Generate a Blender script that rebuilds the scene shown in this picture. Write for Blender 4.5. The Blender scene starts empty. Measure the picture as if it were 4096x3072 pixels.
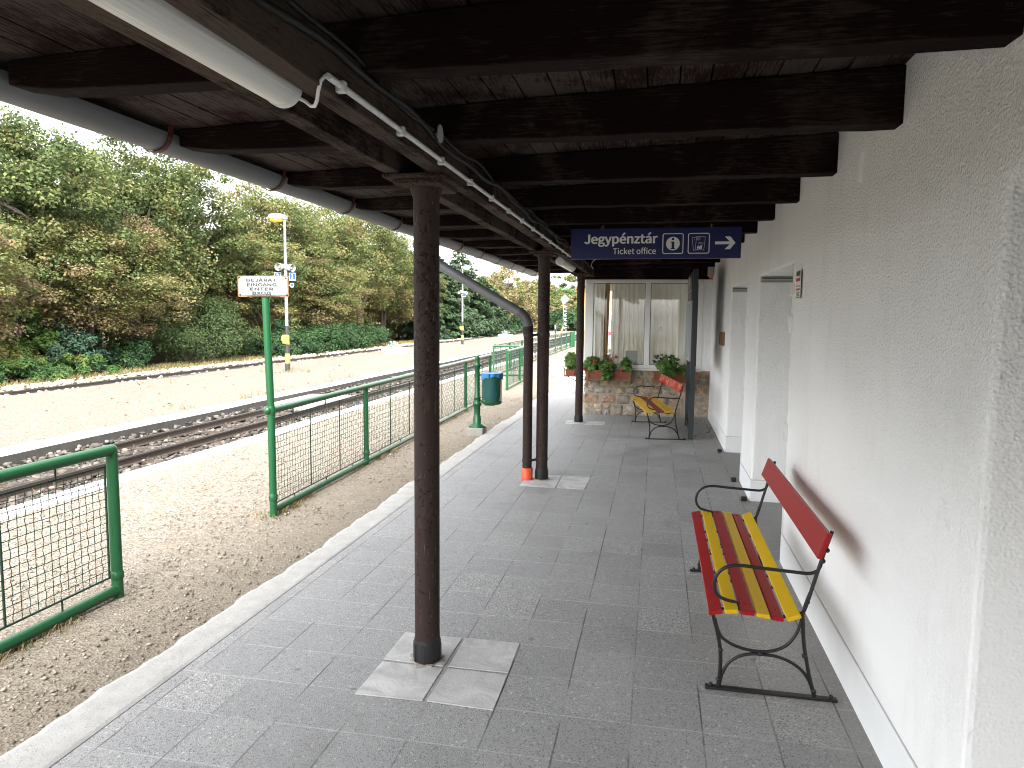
import bpy, math, random
import numpy as np
from mathutils import Vector, Matrix
R = math.radians
rnd = random.Random(7)
scene = bpy.context.scene
COL = scene.collection
# ------------------------------------------------------------------ helpers
ORG = {}

def tag(o, label=None, cat=None, group=None, kind=None):
    if label: o['label'] = label
    if cat: o['category'] = cat
    if group: o['group'] = group
    if kind: o['kind'] = kind
    return o

def empty(name, loc, label, cat, group=None):
    o = bpy.data.objects.new(name, None)
    o.empty_display_size = 0.1
    o.location = loc
    COL.objects.link(o)
    ORG[o.name] = Vector(loc)
    return tag(o, label, cat, group)

def link_mesh(name, me, mat, parent=None, org=None):
    o = bpy.data.objects.new(name, me)
    if mat is not None and not me.materials:
        for m in (mat if isinstance(mat, (list, tuple)) else [mat]):
            me.materials.append(m)
    COL.objects.link(o)
    if parent is not None:
        o.parent = parent
        ORG[o.name] = ORG.get(parent.name, Vector((0, 0, 0)))
    else:
        o.location = org if org is not None else (0, 0, 0)
        ORG[o.name] = Vector(org) if org is not None else Vector((0, 0, 0))
    return o

def kids(o):
    return [c for c in bpy.data.objects if c.parent == o]

def copy_tree(o, parent=None):
    c = o.copy()
    COL.objects.link(c)
    c.parent = parent
    ORG[c.name] = ORG.get(o.name, Vector((0, 0, 0)))
    for ch in kids(o):
        copy_tree(ch, c)
    return c

class MB:
    """collects shapes in world coordinates, builds one mesh object"""
    def __init__(s):
        s.v = []; s.f = []; s.sm = []; s.mi = []
        s.mat = 0
    def add(s, vs, fs, smooth=False):
        n = len(s.v)
        s.v.extend([tuple(v) for v in vs])
        for f in fs:
            s.f.append(tuple(n + i for i in f)); s.sm.append(smooth); s.mi.append(s.mat)
        return s
    def box(s, x0, x1, y0, y1, z0, z1):
        vs = [(x0,y0,z0),(x1,y0,z0),(x1,y1,z0),(x0,y1,z0),(x0,y0,z1),(x1,y0,z1),(x1,y1,z1),(x0,y1,z1)]
        return s.add(vs, [(0,3,2,1),(4,5,6,7),(0,1,5,4),(1,2,6,5),(2,3,7,6),(3,0,4,7)])
    def obox(s, p0, p1, w, h, up=(0,0,1)):
        """bar from p0 to p1, width w (sideways) and height h (along up)"""
        p0 = Vector(p0); p1 = Vector(p1); d = (p1-p0).normalized(); up = Vector(up)
        sd = d.cross(up)
        if sd.length < 1e-6: sd = d.cross(Vector((1,0,0)))
        sd.normalize(); u = sd.cross(d).normalized()
        vs = []
        for p in (p0, p1):
            for a, b in ((-1,-1),(1,-1),(1,1),(-1,1)):
                vs.append(p + sd*(a*w/2) + u*(b*h/2))
        return s.add(vs, [(0,1,2,3),(7,6,5,4),(0,4,5,1),(1,5,6,2),(2,6,7,3),(3,7,4,0)])
    def tube(s, pts, r, n=12, smooth=True, cap=True, closed=False):
        pts = [Vector(p) for p in pts]
        rs = r if isinstance(r, (list, tuple)) else [r]*len(pts)
        m = len(pts); vs = []
        prev = None
        for i, p in enumerate(pts):
            if closed: d = pts[(i+1) % m] - pts[i-1]
            elif i == 0: d = pts[1]-pts[0]
            elif i == m-1: d = pts[-1]-pts[-2]
            else: d = (pts[i+1]-p).normalized() + (p-pts[i-1]).normalized()
            d.normalize()
            if prev is None:
                a = Vector((0,0,1)) if abs(d.z) < .9 else Vector((1,0,0))
                u = d.cross(a).normalized()
            else:
                u = prev - d*prev.dot(d)
                if u.length < 1e-6: u = d.cross(Vector((0,0,1)))
                u.normalize()
            prev = u; w = d.cross(u)
            for k in range(n):
                t = 2*math.pi*k/n
                vs.append(p + (u*math.cos(t)+w*math.sin(t))*rs[i])
        fs = []
        for i in range(m if closed else m-1):
            j = (i+1) % m
            for k in range(n):
                fs.append((i*n+k, i*n+(k+1) % n, j*n+(k+1) % n, j*n+k))
        s.add(vs, fs, smooth)
        if cap and not closed:
            s.add(vs[:n], [tuple(range(n))[::-1]]); s.add(vs[-n:], [tuple(range(n))])
        return s
    def lathe(s, prof, c=(0,0,0), n=24, smooth=True, flute=None):
        """prof: (r, z) pairs, about a vertical axis through c"""
        vs = []; fs = []
        for r, z in prof:
            for k in range(n):
                t = 2*math.pi*k/n
                rr = r
                if flute and flute[0] <= z <= flute[1] and k % 2: rr = r*flute[2]
                vs.append((c[0]+rr*math.cos(t), c[1]+rr*math.sin(t), c[2]+z))
        for i in range(len(prof)-1):
            for k in range(n):
                fs.append((i*n+k, i*n+(k+1) % n, (i+1)*n+(k+1) % n, (i+1)*n+k))
        s.add(vs, fs, smooth)
        s.add(vs[:n], [tuple(range(n))[::-1]]); s.add(vs[-n:], [tuple(range(n))])
        return s
    def prism(s, poly, axis, a, b):
        """poly: 2-D outline; axis 'x','y','z' is the extrusion axis from a to b"""
        def P(p, t):
            return {'x': (t, p[0], p[1]), 'y': (p[0], t, p[1]), 'z': (p[0], p[1], t)}[axis]
        n = len(poly)
        vs = [P(p, a) for p in poly] + [P(p, b) for p in poly]
        fs = [tuple(range(n)), tuple(range(2*n-1, n-1, -1))]
        for i in range(n):
            j = (i+1) % n
            fs.append((i, i+n, j+n, j))
        return s.add(vs, fs)
    def ball(s, c, r, n=10, m=7, sc=(1,1,1)):
        pr = []
        vs = []; fs = []
        for i in range(m+1):
            ph = math.pi*i/m
            for k in range(n):
                t = 2*math.pi*k/n
                vs.append((c[0]+sc[0]*r*math.sin(ph)*math.cos(t), c[1]+sc[1]*r*math.sin(ph)*math.sin(t), c[2]-sc[2]*r*math.cos(ph)))
        for i in range(m):
            for k in range(n):
                fs.append((i*n+k, i*n+(k+1) % n, (i+1)*n+(k+1) % n, (i+1)*n+k))
        return s.add(vs, fs, True)
    def sheet(s, fn, nu, nv, smooth=True):
        vs = [fn(i/nu, j/nv) for j in range(nv+1) for i in range(nu+1)]
        fs = [(j*(nu+1)+i, j*(nu+1)+i+1, (j+1)*(nu+1)+i+1, (j+1)*(nu+1)+i) for j in range(nv) for i in range(nu)]
        return s.add(vs, fs, smooth)
    def build(s, name, mat, parent=None, bev=0, org=None, fix=True):
        o0 = ORG.get(parent.name, Vector((0,0,0))) if parent is not None else (Vector(org) if org else Vector((0,0,0)))
        me = bpy.data.meshes.new(name)
        me.from_pydata([(v[0]-o0.x, v[1]-o0.y, v[2]-o0.z) for v in s.v], [], s.f)
        me.polygons.foreach_set('use_smooth', s.sm)
        if any(s.mi): me.polygons.foreach_set('material_index', s.mi)
        me.update()
        if fix:
            import bmesh
            bm = bmesh.new(); bm.from_mesh(me)
            bmesh.ops.recalc_face_normals(bm, faces=bm.faces)
            bm.to_mesh(me); bm.free()
        o = link_mesh(name, me, mat, parent, org)
        if bev:
            md = o.modifiers.new('bevel', 'BEVEL'); md.width = bev; md.segments = 2
            md.limit_method = 'ANGLE'; md.angle_limit = R(40)
        return o

def quads_mesh(name, V, F4, tint=None):
    """fast mesh from numpy: V (n,3), F4 (m,k) with k corners each"""
    me = bpy.data.meshes.new(name)
    m, k = F4.shape
    me.vertices.add(len(V)); me.vertices.foreach_set('co', np.ascontiguousarray(V, dtype=np.float32).ravel())
    me.loops.add(m*k); me.loops.foreach_set('vertex_index', np.ascontiguousarray(F4, dtype=np.int32).ravel())
    me.polygons.add(m)
    me.polygons.foreach_set('loop_start', np.arange(0, m*k, k, dtype=np.int32))
    me.update(calc_edges=True)
    if tint is not None:
        a = me.attributes.new('tint', 'FLOAT', 'FACE')
        a.data.foreach_set('value', np.ascontiguousarray(tint, dtype=np.float32))
    me.validate()
    return me

import os
try:
    FONT = bpy.data.fonts.load(os.path.join(bpy.utils.resource_path('LOCAL'), 'datafiles', 'fonts', 'Noto Sans CJK Regular.woff2'))
except Exception:
    FONT = None
def glyphs(body):
    c = bpy.data.curves.new('lettering', 'FONT'); c.body = body; c.size = 1
    c.resolution_u = 6
    if FONT: c.font = FONT
    o = bpy.data.objects.new('lettering', c); COL.objects.link(o)
    bpy.context.view_layer.update()
    dg = bpy.context.evaluated_depsgraph_get()
    me = bpy.data.meshes.new_from_object(o.evaluated_get(dg))
    vs = [v.co.copy() for v in me.vertices]; fs = [tuple(p.vertices) for p in me.polygons]
    bpy.data.objects.remove(o); bpy.data.curves.remove(c); bpy.data.meshes.remove(me)
    return vs, fs
CAP = max(v.y for v in glyphs('E')[0])
def text_mesh(body, w, h_cap, x, z, y, bold=0, align='l'):
    """text as mesh facing -Y: scaled to width w and capital height h_cap, left (or centre) at x, baseline z"""
    vs, fs = glyphs(body)
    x0 = min(v.x for v in vs); x1 = max(v.x for v in vs)
    e = bold*h_cap
    sx = (w-2*e)/(x1-x0); sz = h_cap*(1-bold)/CAP
    ox = (x if align == 'l' else x - w/2)+e
    mb = MB()
    # strokes are thickened by layering the letters, each a hair's breadth in front of the last
    sh = [(0, 0)]+([(e*math.cos(k*.7854), e*.6*math.sin(k*.7854)) for k in range(8)] if bold else [])
    for k, (dx, dz) in enumerate(sh):
        mb.add([(ox+(v.x-x0)*sx+dx, y-k*.00012, z+v.y*sz+dz+e*.5) for v in vs], fs)
    return mb

# ------------------------------------------------------------------ materials
class NT:
    def __init__(s, name, rough=.7, spec=.3):
        s.m = bpy.data.materials.new(name); s.m.use_nodes = True
        s.t = s.m.node_tree; s.n = s.t.nodes; s.l = s.t.links
        s.b = s.n['Principled BSDF']; s.out = s.n['Material Output']
        s.b.inputs['Roughness'].default_value = rough
        s.b.inputs['Specular IOR Level'].default_value = spec
        s._c = None
    def node(s, typ, **k):
        nd = s.n.new(typ)
        for a, b in k.items():
            if a in ('loc',): continue
            setattr(nd, a, b)
        return nd
    def coord(s, scale=(1,1,1), loc=(0,0,0), world=False):
        mp = s.node('ShaderNodeMapping'); mp.inputs['Scale'].default_value = scale; mp.inputs['Location'].default_value = loc
        if world:
            g = s.node('ShaderNodeNewGeometry'); s.l.new(g.outputs['Position'], mp.inputs['Vector'])
        else:
            g = s.node('ShaderNodeTexCoord'); s.l.new(g.outputs['Object'], mp.inputs['Vector'])
        return mp.outputs['Vector']
    def noise(s, vec, scale, detail=4, rough=.55, dist=0):
        nd = s.node('ShaderNodeTexNoise'); nd.inputs['Scale'].default_value = scale; nd.inputs['Detail'].default_value = detail
        nd.inputs['Roughness'].default_value = rough; nd.inputs['Distortion'].default_value = dist
        s.l.new(vec, nd.inputs['Vector']); return nd.outputs['Fac']
    def voro(s, vec, scale, feat='F1', out='Distance', rand=1):
        nd = s.node('ShaderNodeTexVoronoi', feature=feat); nd.inputs['Scale'].default_value = scale
        nd.inputs['Randomness'].default_value = rand
        s.l.new(vec, nd.inputs['Vector']); return nd.outputs[out]
    def ramp(s, fac, stops, interp='LINEAR'):
        nd = s.node('ShaderNodeValToRGB'); cr = nd.color_ramp; cr.interpolation = interp
        while len(cr.elements) > 1: cr.elements.remove(cr.elements[-1])
        for i, (p, c) in enumerate(stops):
            e = cr.elements[0] if i == 0 else cr.elements.new(p)
            e.position = p
            if not isinstance(c, (tuple, list)): c = (c, c, c)
            e.color = (c[0], c[1], c[2], 1)
        s.l.new(fac, nd.inputs['Fac']); return nd.outputs['Color']
    def mix(s, fac, a, b, blend='MIX'):
        nd = s.node('ShaderNodeMix', data_type='RGBA', blend_type=blend)
        for i, val in ((0, fac), (6, a), (7, b)):
            sock = nd.inputs[i]
            if hasattr(val, 'links'): s.l.new(val, sock)
            elif isinstance(val, (tuple, list)): sock.default_value = (val[0], val[1], val[2], 1)
            elif i == 0: sock.default_value = val
            else: sock.default_value = (val, val, val, 1)
        return nd.outputs[2]
    def math(s, op, a, b=0.0, c=None, clamp=False):
        nd = s.node('ShaderNodeMath', operation=op, use_clamp=clamp)
        for i, val in enumerate((a, b) if c is None else (a, b, c)):
            if hasattr(val, 'links'): s.l.new(val, nd.inputs[i])
            else: nd.inputs[i].default_value = val
        return nd.outputs[0]
    def sep(s, vec):
        nd = s.node('ShaderNodeSeparateXYZ'); s.l.new(vec, nd.inputs[0]); return nd.outputs
    def col(s, c):
        if hasattr(c, 'links'): s.l.new(c, s.b.inputs['Base Color'])
        else: s.b.inputs['Base Color'].default_value = (c[0], c[1], c[2], 1)
        return s
    def rough(s, r):
        if hasattr(r, 'links'): s.l.new(r, s.b.inputs['Roughness'])
        else: s.b.inputs['Roughness'].default_value = r
        return s
    def bump(s, h, dist=.01, strength=1.0):
        nd = s.node('ShaderNodeBump'); nd.inputs['Distance'].default_value = dist; nd.inputs['Strength'].default_value = strength
        s.l.new(h, nd.inputs['Height'])
        if s._c is not None: s.l.new(s._c, nd.inputs['Normal'])
        s._c = nd.outputs['Normal']
        s.l.new(s._c, s.b.inputs['Normal']); return s

M = {}
def paint(name, c, rough=.45, wear=None, wear_amt=.62, scale=14, spec=.4, dirt=.25, metal=0):
    """painted surface: faint mottling, chips of another colour where wear is given"""
    n = NT(name, rough, spec); v = n.coord()
    big = n.noise(v, 3.5, 5, .6)
    base = n.mix(n.math('MULTIPLY', big, dirt), c, tuple(x*.45 for x in c))
    fine = n.noise(v, 60, 3)
    if wear:
        w = n.noise(v, scale, 6, .65, .4)
        k = n.ramp(w, [(wear_amt, 0), (wear_amt+.03, 1)])
        base = n.mix(k, base, wear)
        n.bump(k, .002, -.6)
    n.col(base); n.bump(fine, .0015, .35)
    n.b.inputs['Metallic'].default_value = metal
    M[name] = n.m; return n.m

paint('green_paint', (0.00936, 0.0741, 0.02496), .34, (0.039, 0.0312, 0.0234), .74, 9)
paint('net_green', (.008, .030, .018), .5)
paint('black_iron', (.012, .012, .012), .42, (.05,.035,.025), .72, 20)
paint('red_paint', (.30, .009, .011), .42, (.10,.02,.016), .735, 15, spec=.22)
paint('yellow_paint', (.66, .42, .008), .42, (.30,.17,.03), .70, 13, spec=.22)
paint('worn_red', (.42, .018, .015), .4, (.42,.27,.15), .55, 9, spec=.2)
paint('worn_red_seat', (.24, .03, .022), .5, (.10,.045,.03), .52, 20)
paint('worn_yellow', (.60, .36, .03), .4, (.26,.09,.03), .59, 11, spec=.2)
paint('white_paint', (.74, .74, .72), .45)
paint('white_plastic', (.72, .72, .70), .35, None, dirt=.12)
paint('off_white', (.42, .42, .40), .5, None, dirt=.3)
paint('pole_white', (.34, .345, .35), .5, (.20,.11,.06), .68, 6)
paint('pole_black', (.025, .027, .03), .5)
paint('pole_yellow', (.40, .27, .05), .5, (.5,.45,.4), .7, 12)
paint('sign_blue', (.004, .010, .085), .35, None, dirt=.1)
paint('plate_blue', (.008, .05, .20), .4, None, dirt=.1)
paint('letter_white', (.72, .72, .72), .5, None, dirt=.03)
paint('letter_black', (.02, .02, .022), .5, None, dirt=.03)
paint('anthracite', (.030, .036, .040), .45)
paint('pale_blue', (0.12, 0.162, 0.186), .5)
paint('header_dark', (.018, .018, .024), .3)
paint('terracotta', (.26, .075, .042), .6, None, dirt=.35)
paint('orange_plastic', (.75, .10, .035), .4, (.03,.02,.02), .70, 8)
paint('bag_blue', (.03, .16, .42), .35, None, dirt=.2)
paint('zinc', (.17, .178, .183), .5, None, dirt=.35, metal=.2)
paint('zinc_dark', (.11, .114, .117), .5, None, dirt=.3, metal=.2)
paint('gutter_bracket', (.09, .022, .018), .5)
paint('wood_brown', (.20, .11, .045), .6)
paint('grey_notice', (.24, .30, .31), .5, None, dirt=.05)
paint('red_print', (.42, .03, .04), .5, None, dirt=.1)
paint('cable_black', (.012, .011, .010), .6)
paint('soil', (.03, .022, .016), .9)
paint('petal_red', (.62, .012, .012), .5, None, dirt=.2)
paint('door_white', (.78, .78, .76), .45)
paint('house_yellow', (.62, .38, .13), .8)
paint('house_orange', (.55, .26, .14), .8)
paint('roof_tile', (.22, .07, .045), .8)
paint('car_white', (.7, .72, .74), .25)
paint('interior_wall', (.55, .52, .45), .8)

def rusty_white():
    n = NT('enamel_white', .3, .5); v = n.coord()
    # rust creeps in from the plate's edge and runs below the bolts
    d = n.sep(v)
    ed = n.noise(v, 9, 5, .6)
    ax = n.math('ABSOLUTE', d[0]); az = n.math('ABSOLUTE', d[2])
    e1 = n.math('SUBTRACT', ax, .222); e2 = n.math('SUBTRACT', az, .078)
    e = n.math('MULTIPLY_ADD', n.math('MAXIMUM', e1, e2), 40, .6)
    k = n.math('MULTIPLY', n.math('ADD', e, n.math('MULTIPLY_ADD', ed, 2.4, -1.35)), 1.0, clamp=True)
    streak = n.noise(n.coord((26, 1, 2.2)), 1.0, 3)
    st = n.math('MULTIPLY', n.ramp(streak, [(.60, 0), (.75, 1)]), n.math('GREATER_THAN', d[0], .12))
    c = n.mix(k, (.27, .275, .27), (.10, .05, .025)); c = n.mix(n.math('MULTIPLY', st, .45), c, (.26, .17, .09))
    n.col(c); M['enamel_white'] = n.m
rusty_white()

def column_paint():
    n = NT('brown_paint', .6, .2)
    g = n.node('ShaderNodeTexCoord'); v = n.coord(); lng = n.coord((9, 9, 1.1))
    big = n.noise(v, 2.2, 5, .6)
    c = n.mix(big, (.021, .0115, .0095), (.048, .031, .026))
    scr = n.noise(lng, 9, 6, .6)
    k = n.ramp(scr, [(.63, 0), (.66, 1)])
    c = n.mix(n.math('MULTIPLY', k, .7), c, (.11, .085, .07))
    pl = n.noise(v, 42, 6, .7, .3); low = n.noise(n.coord((1, 1, .6)), 2.1, 3)
    kk = n.ramp(n.math('MULTIPLY_ADD', low, .5, pl), [(.81, 0), (.84, 1)])
    c = n.mix(kk, c, (.010, .006, .005))
    ch = n.ramp(n.noise(n.coord((1, 1, .5)), 55, 4, .6), [(.70, 0), (.73, 1)])
    c = n.mix(ch, c, (.24, .20, .16))
    rs = n.ramp(n.noise(n.coord((1, 1, .45), (3, 1, 2)), 11, 6, .7), [(.60, 0), (.68, 1)])
    c = n.mix(n.math('MULTIPLY', rs, .55), c, (.085, .045, .028))
    n.col(c); n.rough(n.ramp(big, [(0, .5), (1, .75)]))
    n.bump(kk, .0025, -1); n.bump(n.noise(v, 45, 4), .002, .5)
    M['brown_paint'] = n.m
column_paint()
paint('sleeve_black', (.014, .013, .013), .55, (.45,.42,.36), .71, 16)

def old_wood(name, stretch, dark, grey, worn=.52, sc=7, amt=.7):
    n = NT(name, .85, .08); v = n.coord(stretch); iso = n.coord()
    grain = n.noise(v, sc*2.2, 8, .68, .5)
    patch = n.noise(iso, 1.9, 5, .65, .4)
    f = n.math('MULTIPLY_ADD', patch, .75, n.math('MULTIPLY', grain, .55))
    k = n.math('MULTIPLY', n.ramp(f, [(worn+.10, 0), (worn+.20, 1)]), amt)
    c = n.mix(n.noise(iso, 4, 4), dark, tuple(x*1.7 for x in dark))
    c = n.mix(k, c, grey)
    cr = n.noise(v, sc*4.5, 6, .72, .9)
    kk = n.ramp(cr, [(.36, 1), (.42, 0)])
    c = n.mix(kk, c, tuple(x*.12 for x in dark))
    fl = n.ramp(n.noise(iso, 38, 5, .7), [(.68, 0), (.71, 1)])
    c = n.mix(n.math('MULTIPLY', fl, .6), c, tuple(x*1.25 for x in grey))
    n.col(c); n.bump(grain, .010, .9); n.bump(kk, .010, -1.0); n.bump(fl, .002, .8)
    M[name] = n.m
old_wood('board_wood', (9, .7, 9), (.016, .0068, .006), (.085, .067, .060), .50, 7, .85)
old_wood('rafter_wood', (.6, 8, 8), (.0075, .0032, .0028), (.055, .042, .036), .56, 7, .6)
old_wood('beam_wood', (8, .6, 8), (.014, .0065, .0055), (.105, .078, .062), .48, 7, .75)
old_wood('sleeper_wood', (.8, 6, 6), (.030, .022, .017), (.09, .075, .06), .5)

def stucco():
    n = NT('stucco', .85, .25); v = n.coord(world=True)
    z = n.sep(v)[2]
    a = n.voro(v, 88); b = n.noise(v, 105, 5, .65); big = n.noise(v, 1.3, 4, .55)
    h = n.math('ADD', n.math('MULTIPLY', a, .9), b)
    # the render is rougher high up and trowelled smoother near the floor
    up = n.ramp(n.math('ADD', n.math('MULTIPLY', z, .5), n.math('MULTIPLY_ADD', big, .9, -.62)), [(.10, .22), (.62, 1)])
    c = n.mix(big, (.82, .82, .815), (.88, .88, .875))
    pit = n.ramp(h, [(.42, 1), (.62, 0)])
    c = n.mix(n.math('MULTIPLY', n.math('MULTIPLY', pit, up), .40), c, (.40, .39, .36))
    dirt = n.noise(n.coord((1, 1, .25), world=True), 3, 5, .7)
    c = n.mix(n.math('MULTIPLY', n.ramp(dirt, [(.52, 0), (.8, 1)]), .3), c, (.55, .53, .48))
    sc_ = n.noise(n.coord((1, .35, .35), world=True), 9, 6, .7)
    c = n.mix(n.math('MULTIPLY', n.ramp(sc_, [(.68, 0), (.74, 1)]), .25), c, (.50, .48, .44))
    n.col(c)
    nd = n.node('ShaderNodeBump'); nd.inputs['Distance'].default_value = .0095
    n.l.new(n.math('MULTIPLY', up, 1.0), nd.inputs['Strength']); n.l.new(h, nd.inputs['Height'])
    n._c = nd.outputs['Normal']; n.l.new(n._c, n.b.inputs['Normal'])
    n.bump(n.noise(v, 5, 4), .02, .35)
    M['stucco'] = n.m
stucco()
paint('plaster_grey', (.50, .50, .49), .85)
def plinth_m():
    n = NT('plinth', .8, .25); v = n.coord(world=True); big = n.noise(v, 4, 5)
    c = n.mix(big, (.74, .75, .75), (.86, .865, .87))
    sp = n.noise(v, 40, 4, .7); c = n.mix(n.math('MULTIPLY', n.ramp(sp, [(.66, 0), (.72, 1)]), .5), c, (.4, .38, .34))
    n.col(c); n.bump(n.noise(v, 30, 4), .004, .6); M['plinth'] = n.m
plinth_m()

TX0, TXS, TY0, TYS = -.06, .2920, 2.567, .3085
def tiles():
    n = NT('paving_tiles', .7, .3); v = n.coord(world=True); s = n.sep(v)
    wob = n.noise(v, 7, 3); wob2 = n.math('MULTIPLY_ADD', wob, .016, -.008)
    px = n.math('ADD', n.math('DIVIDE', n.math('SUBTRACT', s[0], TX0), TXS), wob2)
    py = n.math('ADD', n.math('DIVIDE', n.math('SUBTRACT', s[1], TY0), TYS), wob2)
    fx = n.math('FRACT', px); fy = n.math('FRACT', py)
    ix = n.math('FLOOR', px); iy = n.math('FLOOR', py)
    cb = n.node('ShaderNodeCombineXYZ'); n.l.new(ix, cb.inputs[0]); n.l.new(iy, cb.inputs[1])
    wn = n.node('ShaderNodeTexWhiteNoise', noise_dimensions='3D'); n.l.new(cb.outputs[0], wn.inputs['Vector'])
    per = wn.outputs['Value']
    ex = n.math('MINIMUM', fx, n.math('SUBTRACT', 1, fx)); ey = n.math('MINIMUM', fy, n.math('SUBTRACT', 1, fy))
    jx = n.ramp(ex, [(.008, 1), (.016, 0)]); jy = n.ramp(ey, [(.008, 1), (.016, 0)])
    stones = n.voro(v, 230, 'F1', 'Color'); st = n.sep(stones)[0]; stn = n.voro(v, 230)
    coarse = n.math('GREATER_THAN', per, .88)
    c = n.mix(n.math('POWER', st, .8), (.205, .204, .202), (.345, .343, .337))
    c2 = n.mix(n.ramp(st, [(.30, 0), (.42, 1)]), (.135, .135, .135), (.37, .366, .355))
    c = n.mix(n.math('MULTIPLY', coarse, .55), c, c2)
    sp = n.ramp(n.sep(n.voro(v, 185, 'F1', 'Color'))[1], [(.88, 0), (.93, 1)])
    c = n.mix(n.math('MULTIPLY', sp, .7), c, (.07, .07, .072))
    sp2 = n.ramp(n.sep(n.voro(v, 120, 'F1', 'Color'))[2], [(.982, 0), (.99, 1)])
    c = n.mix(n.math('MULTIPLY', sp2, .75), c, (.50, .50, .48))
    c = n.mix(.9, c, n.ramp(per, [(0, .84), (.5, 1.0), (1, 1.10)]), 'MULTIPLY')
    # foot-worn dusty band, brownish dirt towards the building wall
    dust = n.noise(v, 1.1, 5, .6)
    c = n.mix(n.math('MULTIPLY', n.ramp(dust, [(.40, 0), (.70, 1)]), .35), c, (.32, .317, .31))
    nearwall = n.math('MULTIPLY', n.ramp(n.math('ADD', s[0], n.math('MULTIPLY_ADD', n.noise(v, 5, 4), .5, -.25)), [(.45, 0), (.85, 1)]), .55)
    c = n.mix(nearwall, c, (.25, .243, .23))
    jl = n.noise(v, 2.3, 3)
    jc = n.mix(n.ramp(jl, [(.50, 0), (.62, 1)]), (.06, .056, .053), (.30, .295, .28))
    br = n.ramp(n.noise(v, 1.7, 5, .65), [(.36, .22), (.66, 1)])
    stn2 = n.ramp(n.noise(v, 1.35, 6, .68, .5), [(.58, 0), (.74, 1)])
    c = n.mix(n.math('MULTIPLY', stn2, .42), c, (.125, .12, .114))
    gum = n.ramp(n.voro(v, 2.6), [(.035, 1), (.05, 0)])
    c = n.mix(n.math('MULTIPLY', gum, .6), c, (.12, .12, .12))
    c = n.mix(n.math('MULTIPLY', n.math('MULTIPLY', jy, br), .70), c, n.mix(n.ramp(jl, [(.34, 0), (.42, 1)]), (.12, .115, .11), (.46, .455, .445)))
    br2 = n.ramp(n.noise(n.coord((1, .8, 1), (5, 3, 0), world=True), 2.1, 4), [(.38, .3), (.6, 1)])
    c = n.mix(n.math('MULTIPLY', n.math('MULTIPLY', jx, br2), .9), c, jc)
    n.col(c); n.rough(n.ramp(per, [(0, .55), (1, .78)]))
    n.bump(stn, .003, .55); n.bump(n.math('MAXIMUM', jx, jy), .004, -.9)
    tilt = n.math('MULTIPLY', n.math('SUBTRACT', n.math('MULTIPLY', fx, per), n.math('MULTIPLY', fy, n.math('SUBTRACT', 1, per))), 1)
    n.bump(tilt, .004, .5)
    M['paving_tiles'] = n.m
tiles()
def cement():
    n = NT('cement', .75, .3); v = n.coord(world=True)
    a = n.noise(v, 6, 6, .6, 1.2); b = n.noise(v, 70, 4)
    c = n.mix(n.ramp(a, [(.3, 0), (.7, 1)]), (.34, .336, .325), (.54, .535, .52))
    c = n.mix(n.math('MULTIPLY', n.ramp(b, [(.62, 0), (.7, 1)]), .4), c, (.25, .24, .22))
    n.col(c); n.bump(a, .006, .6); n.bump(b, .002, .6); M['cement'] = n.m
cement()
def stone_white(name, lo, hi, sc=8):
    n = NT(name, .85, .2); v = n.coord(world=True)
    a = n.noise(v, sc, 6, .65); b = n.noise(v, 85, 4, .7)
    c = n.mix(a, lo, hi); c = n.mix(n.math('MULTIPLY', n.ramp(b, [(.56, 0), (.70, 1)]), .55), c, tuple(x*.55 for x in lo))
    n.col(c); n.bump(b, .004, .8); n.bump(a, .012, .6); M[name] = n.m
stone_white('kerb_stone', (.25, .243, .23), (.46, .452, .432))
stone_white('white_edge', (0.2788, 0.2788, 0.2747), (0.3936, 0.3936, 0.3895), 3)
stone_white('concrete', (.20, .19, .17), (.33, .32, .29))
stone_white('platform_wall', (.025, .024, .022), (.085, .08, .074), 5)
stone_white('planter_white', (.36, .36, .36), (.46, .46, .46), 3)
def gravel(name, lo, mid, hi, brown=.0):
    n = NT(name, .9, .15); v = n.coord(world=True)
    cells = n.voro(v, 62, 'F1', 'Color'); h = n.voro(v, 62); cs = n.sep(cells)
    c = n.ramp(cs[0], [(0, lo), (.35, mid), (1, hi)])
    fine = n.noise(v, 130, 3, .7); big = n.noise(v, .9, 5, .6)
    c = n.mix(n.math('MULTIPLY', n.ramp(fine, [(.34, 1), (.46, 0)]), .65), c, tuple(x*.55 for x in lo))
    x = n.sep(v)[0]
    # brown of the roof's soft shade put into the gravel colour towards the kerb
    k = n.math('MULTIPLY', n.ramp(n.math('ADD', x, n.math('MULTIPLY_ADD', big, 1.1, -.55)), [(0, 0), (1, 1)]), 1)
    if brown:
        nd = n.node('ShaderNodeMapRange'); nd.inputs[1].default_value = -3.7; nd.inputs[2].default_value = -2.5
        n.l.new(n.math('ADD', x, n.math('MULTIPLY_ADD', big, 1.2, -.6)), nd.inputs[0]); k = nd.outputs[0]
        c = n.mix(n.math('MULTIPLY', k, brown), c, n.mix(fine, (.175, .143, .108), (.30, .255, .195)))
    else:
        c = n.mix(n.math('MULTIPLY', n.ramp(big, [(.58, 0), (.75, 1)]), .3), c, (.22, .175, .125))
    n.col(c); n.bump(h, .010, .9); n.bump(fine, .006, .7); n.bump(n.noise(v, 3.1, 4), .03, .5)
    M[name] = n.m
gravel('gravel', (0.09512, 0.08, 0.06298), (0.1607, 0.139, 0.1102), (0.2362, 0.2112, 0.1758), .5)
gravel('island_gravel', (0.08491, 0.07277, 0.05701), (0.1346, 0.1195, 0.09589), (0.191, 0.1729, 0.1455))
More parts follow.
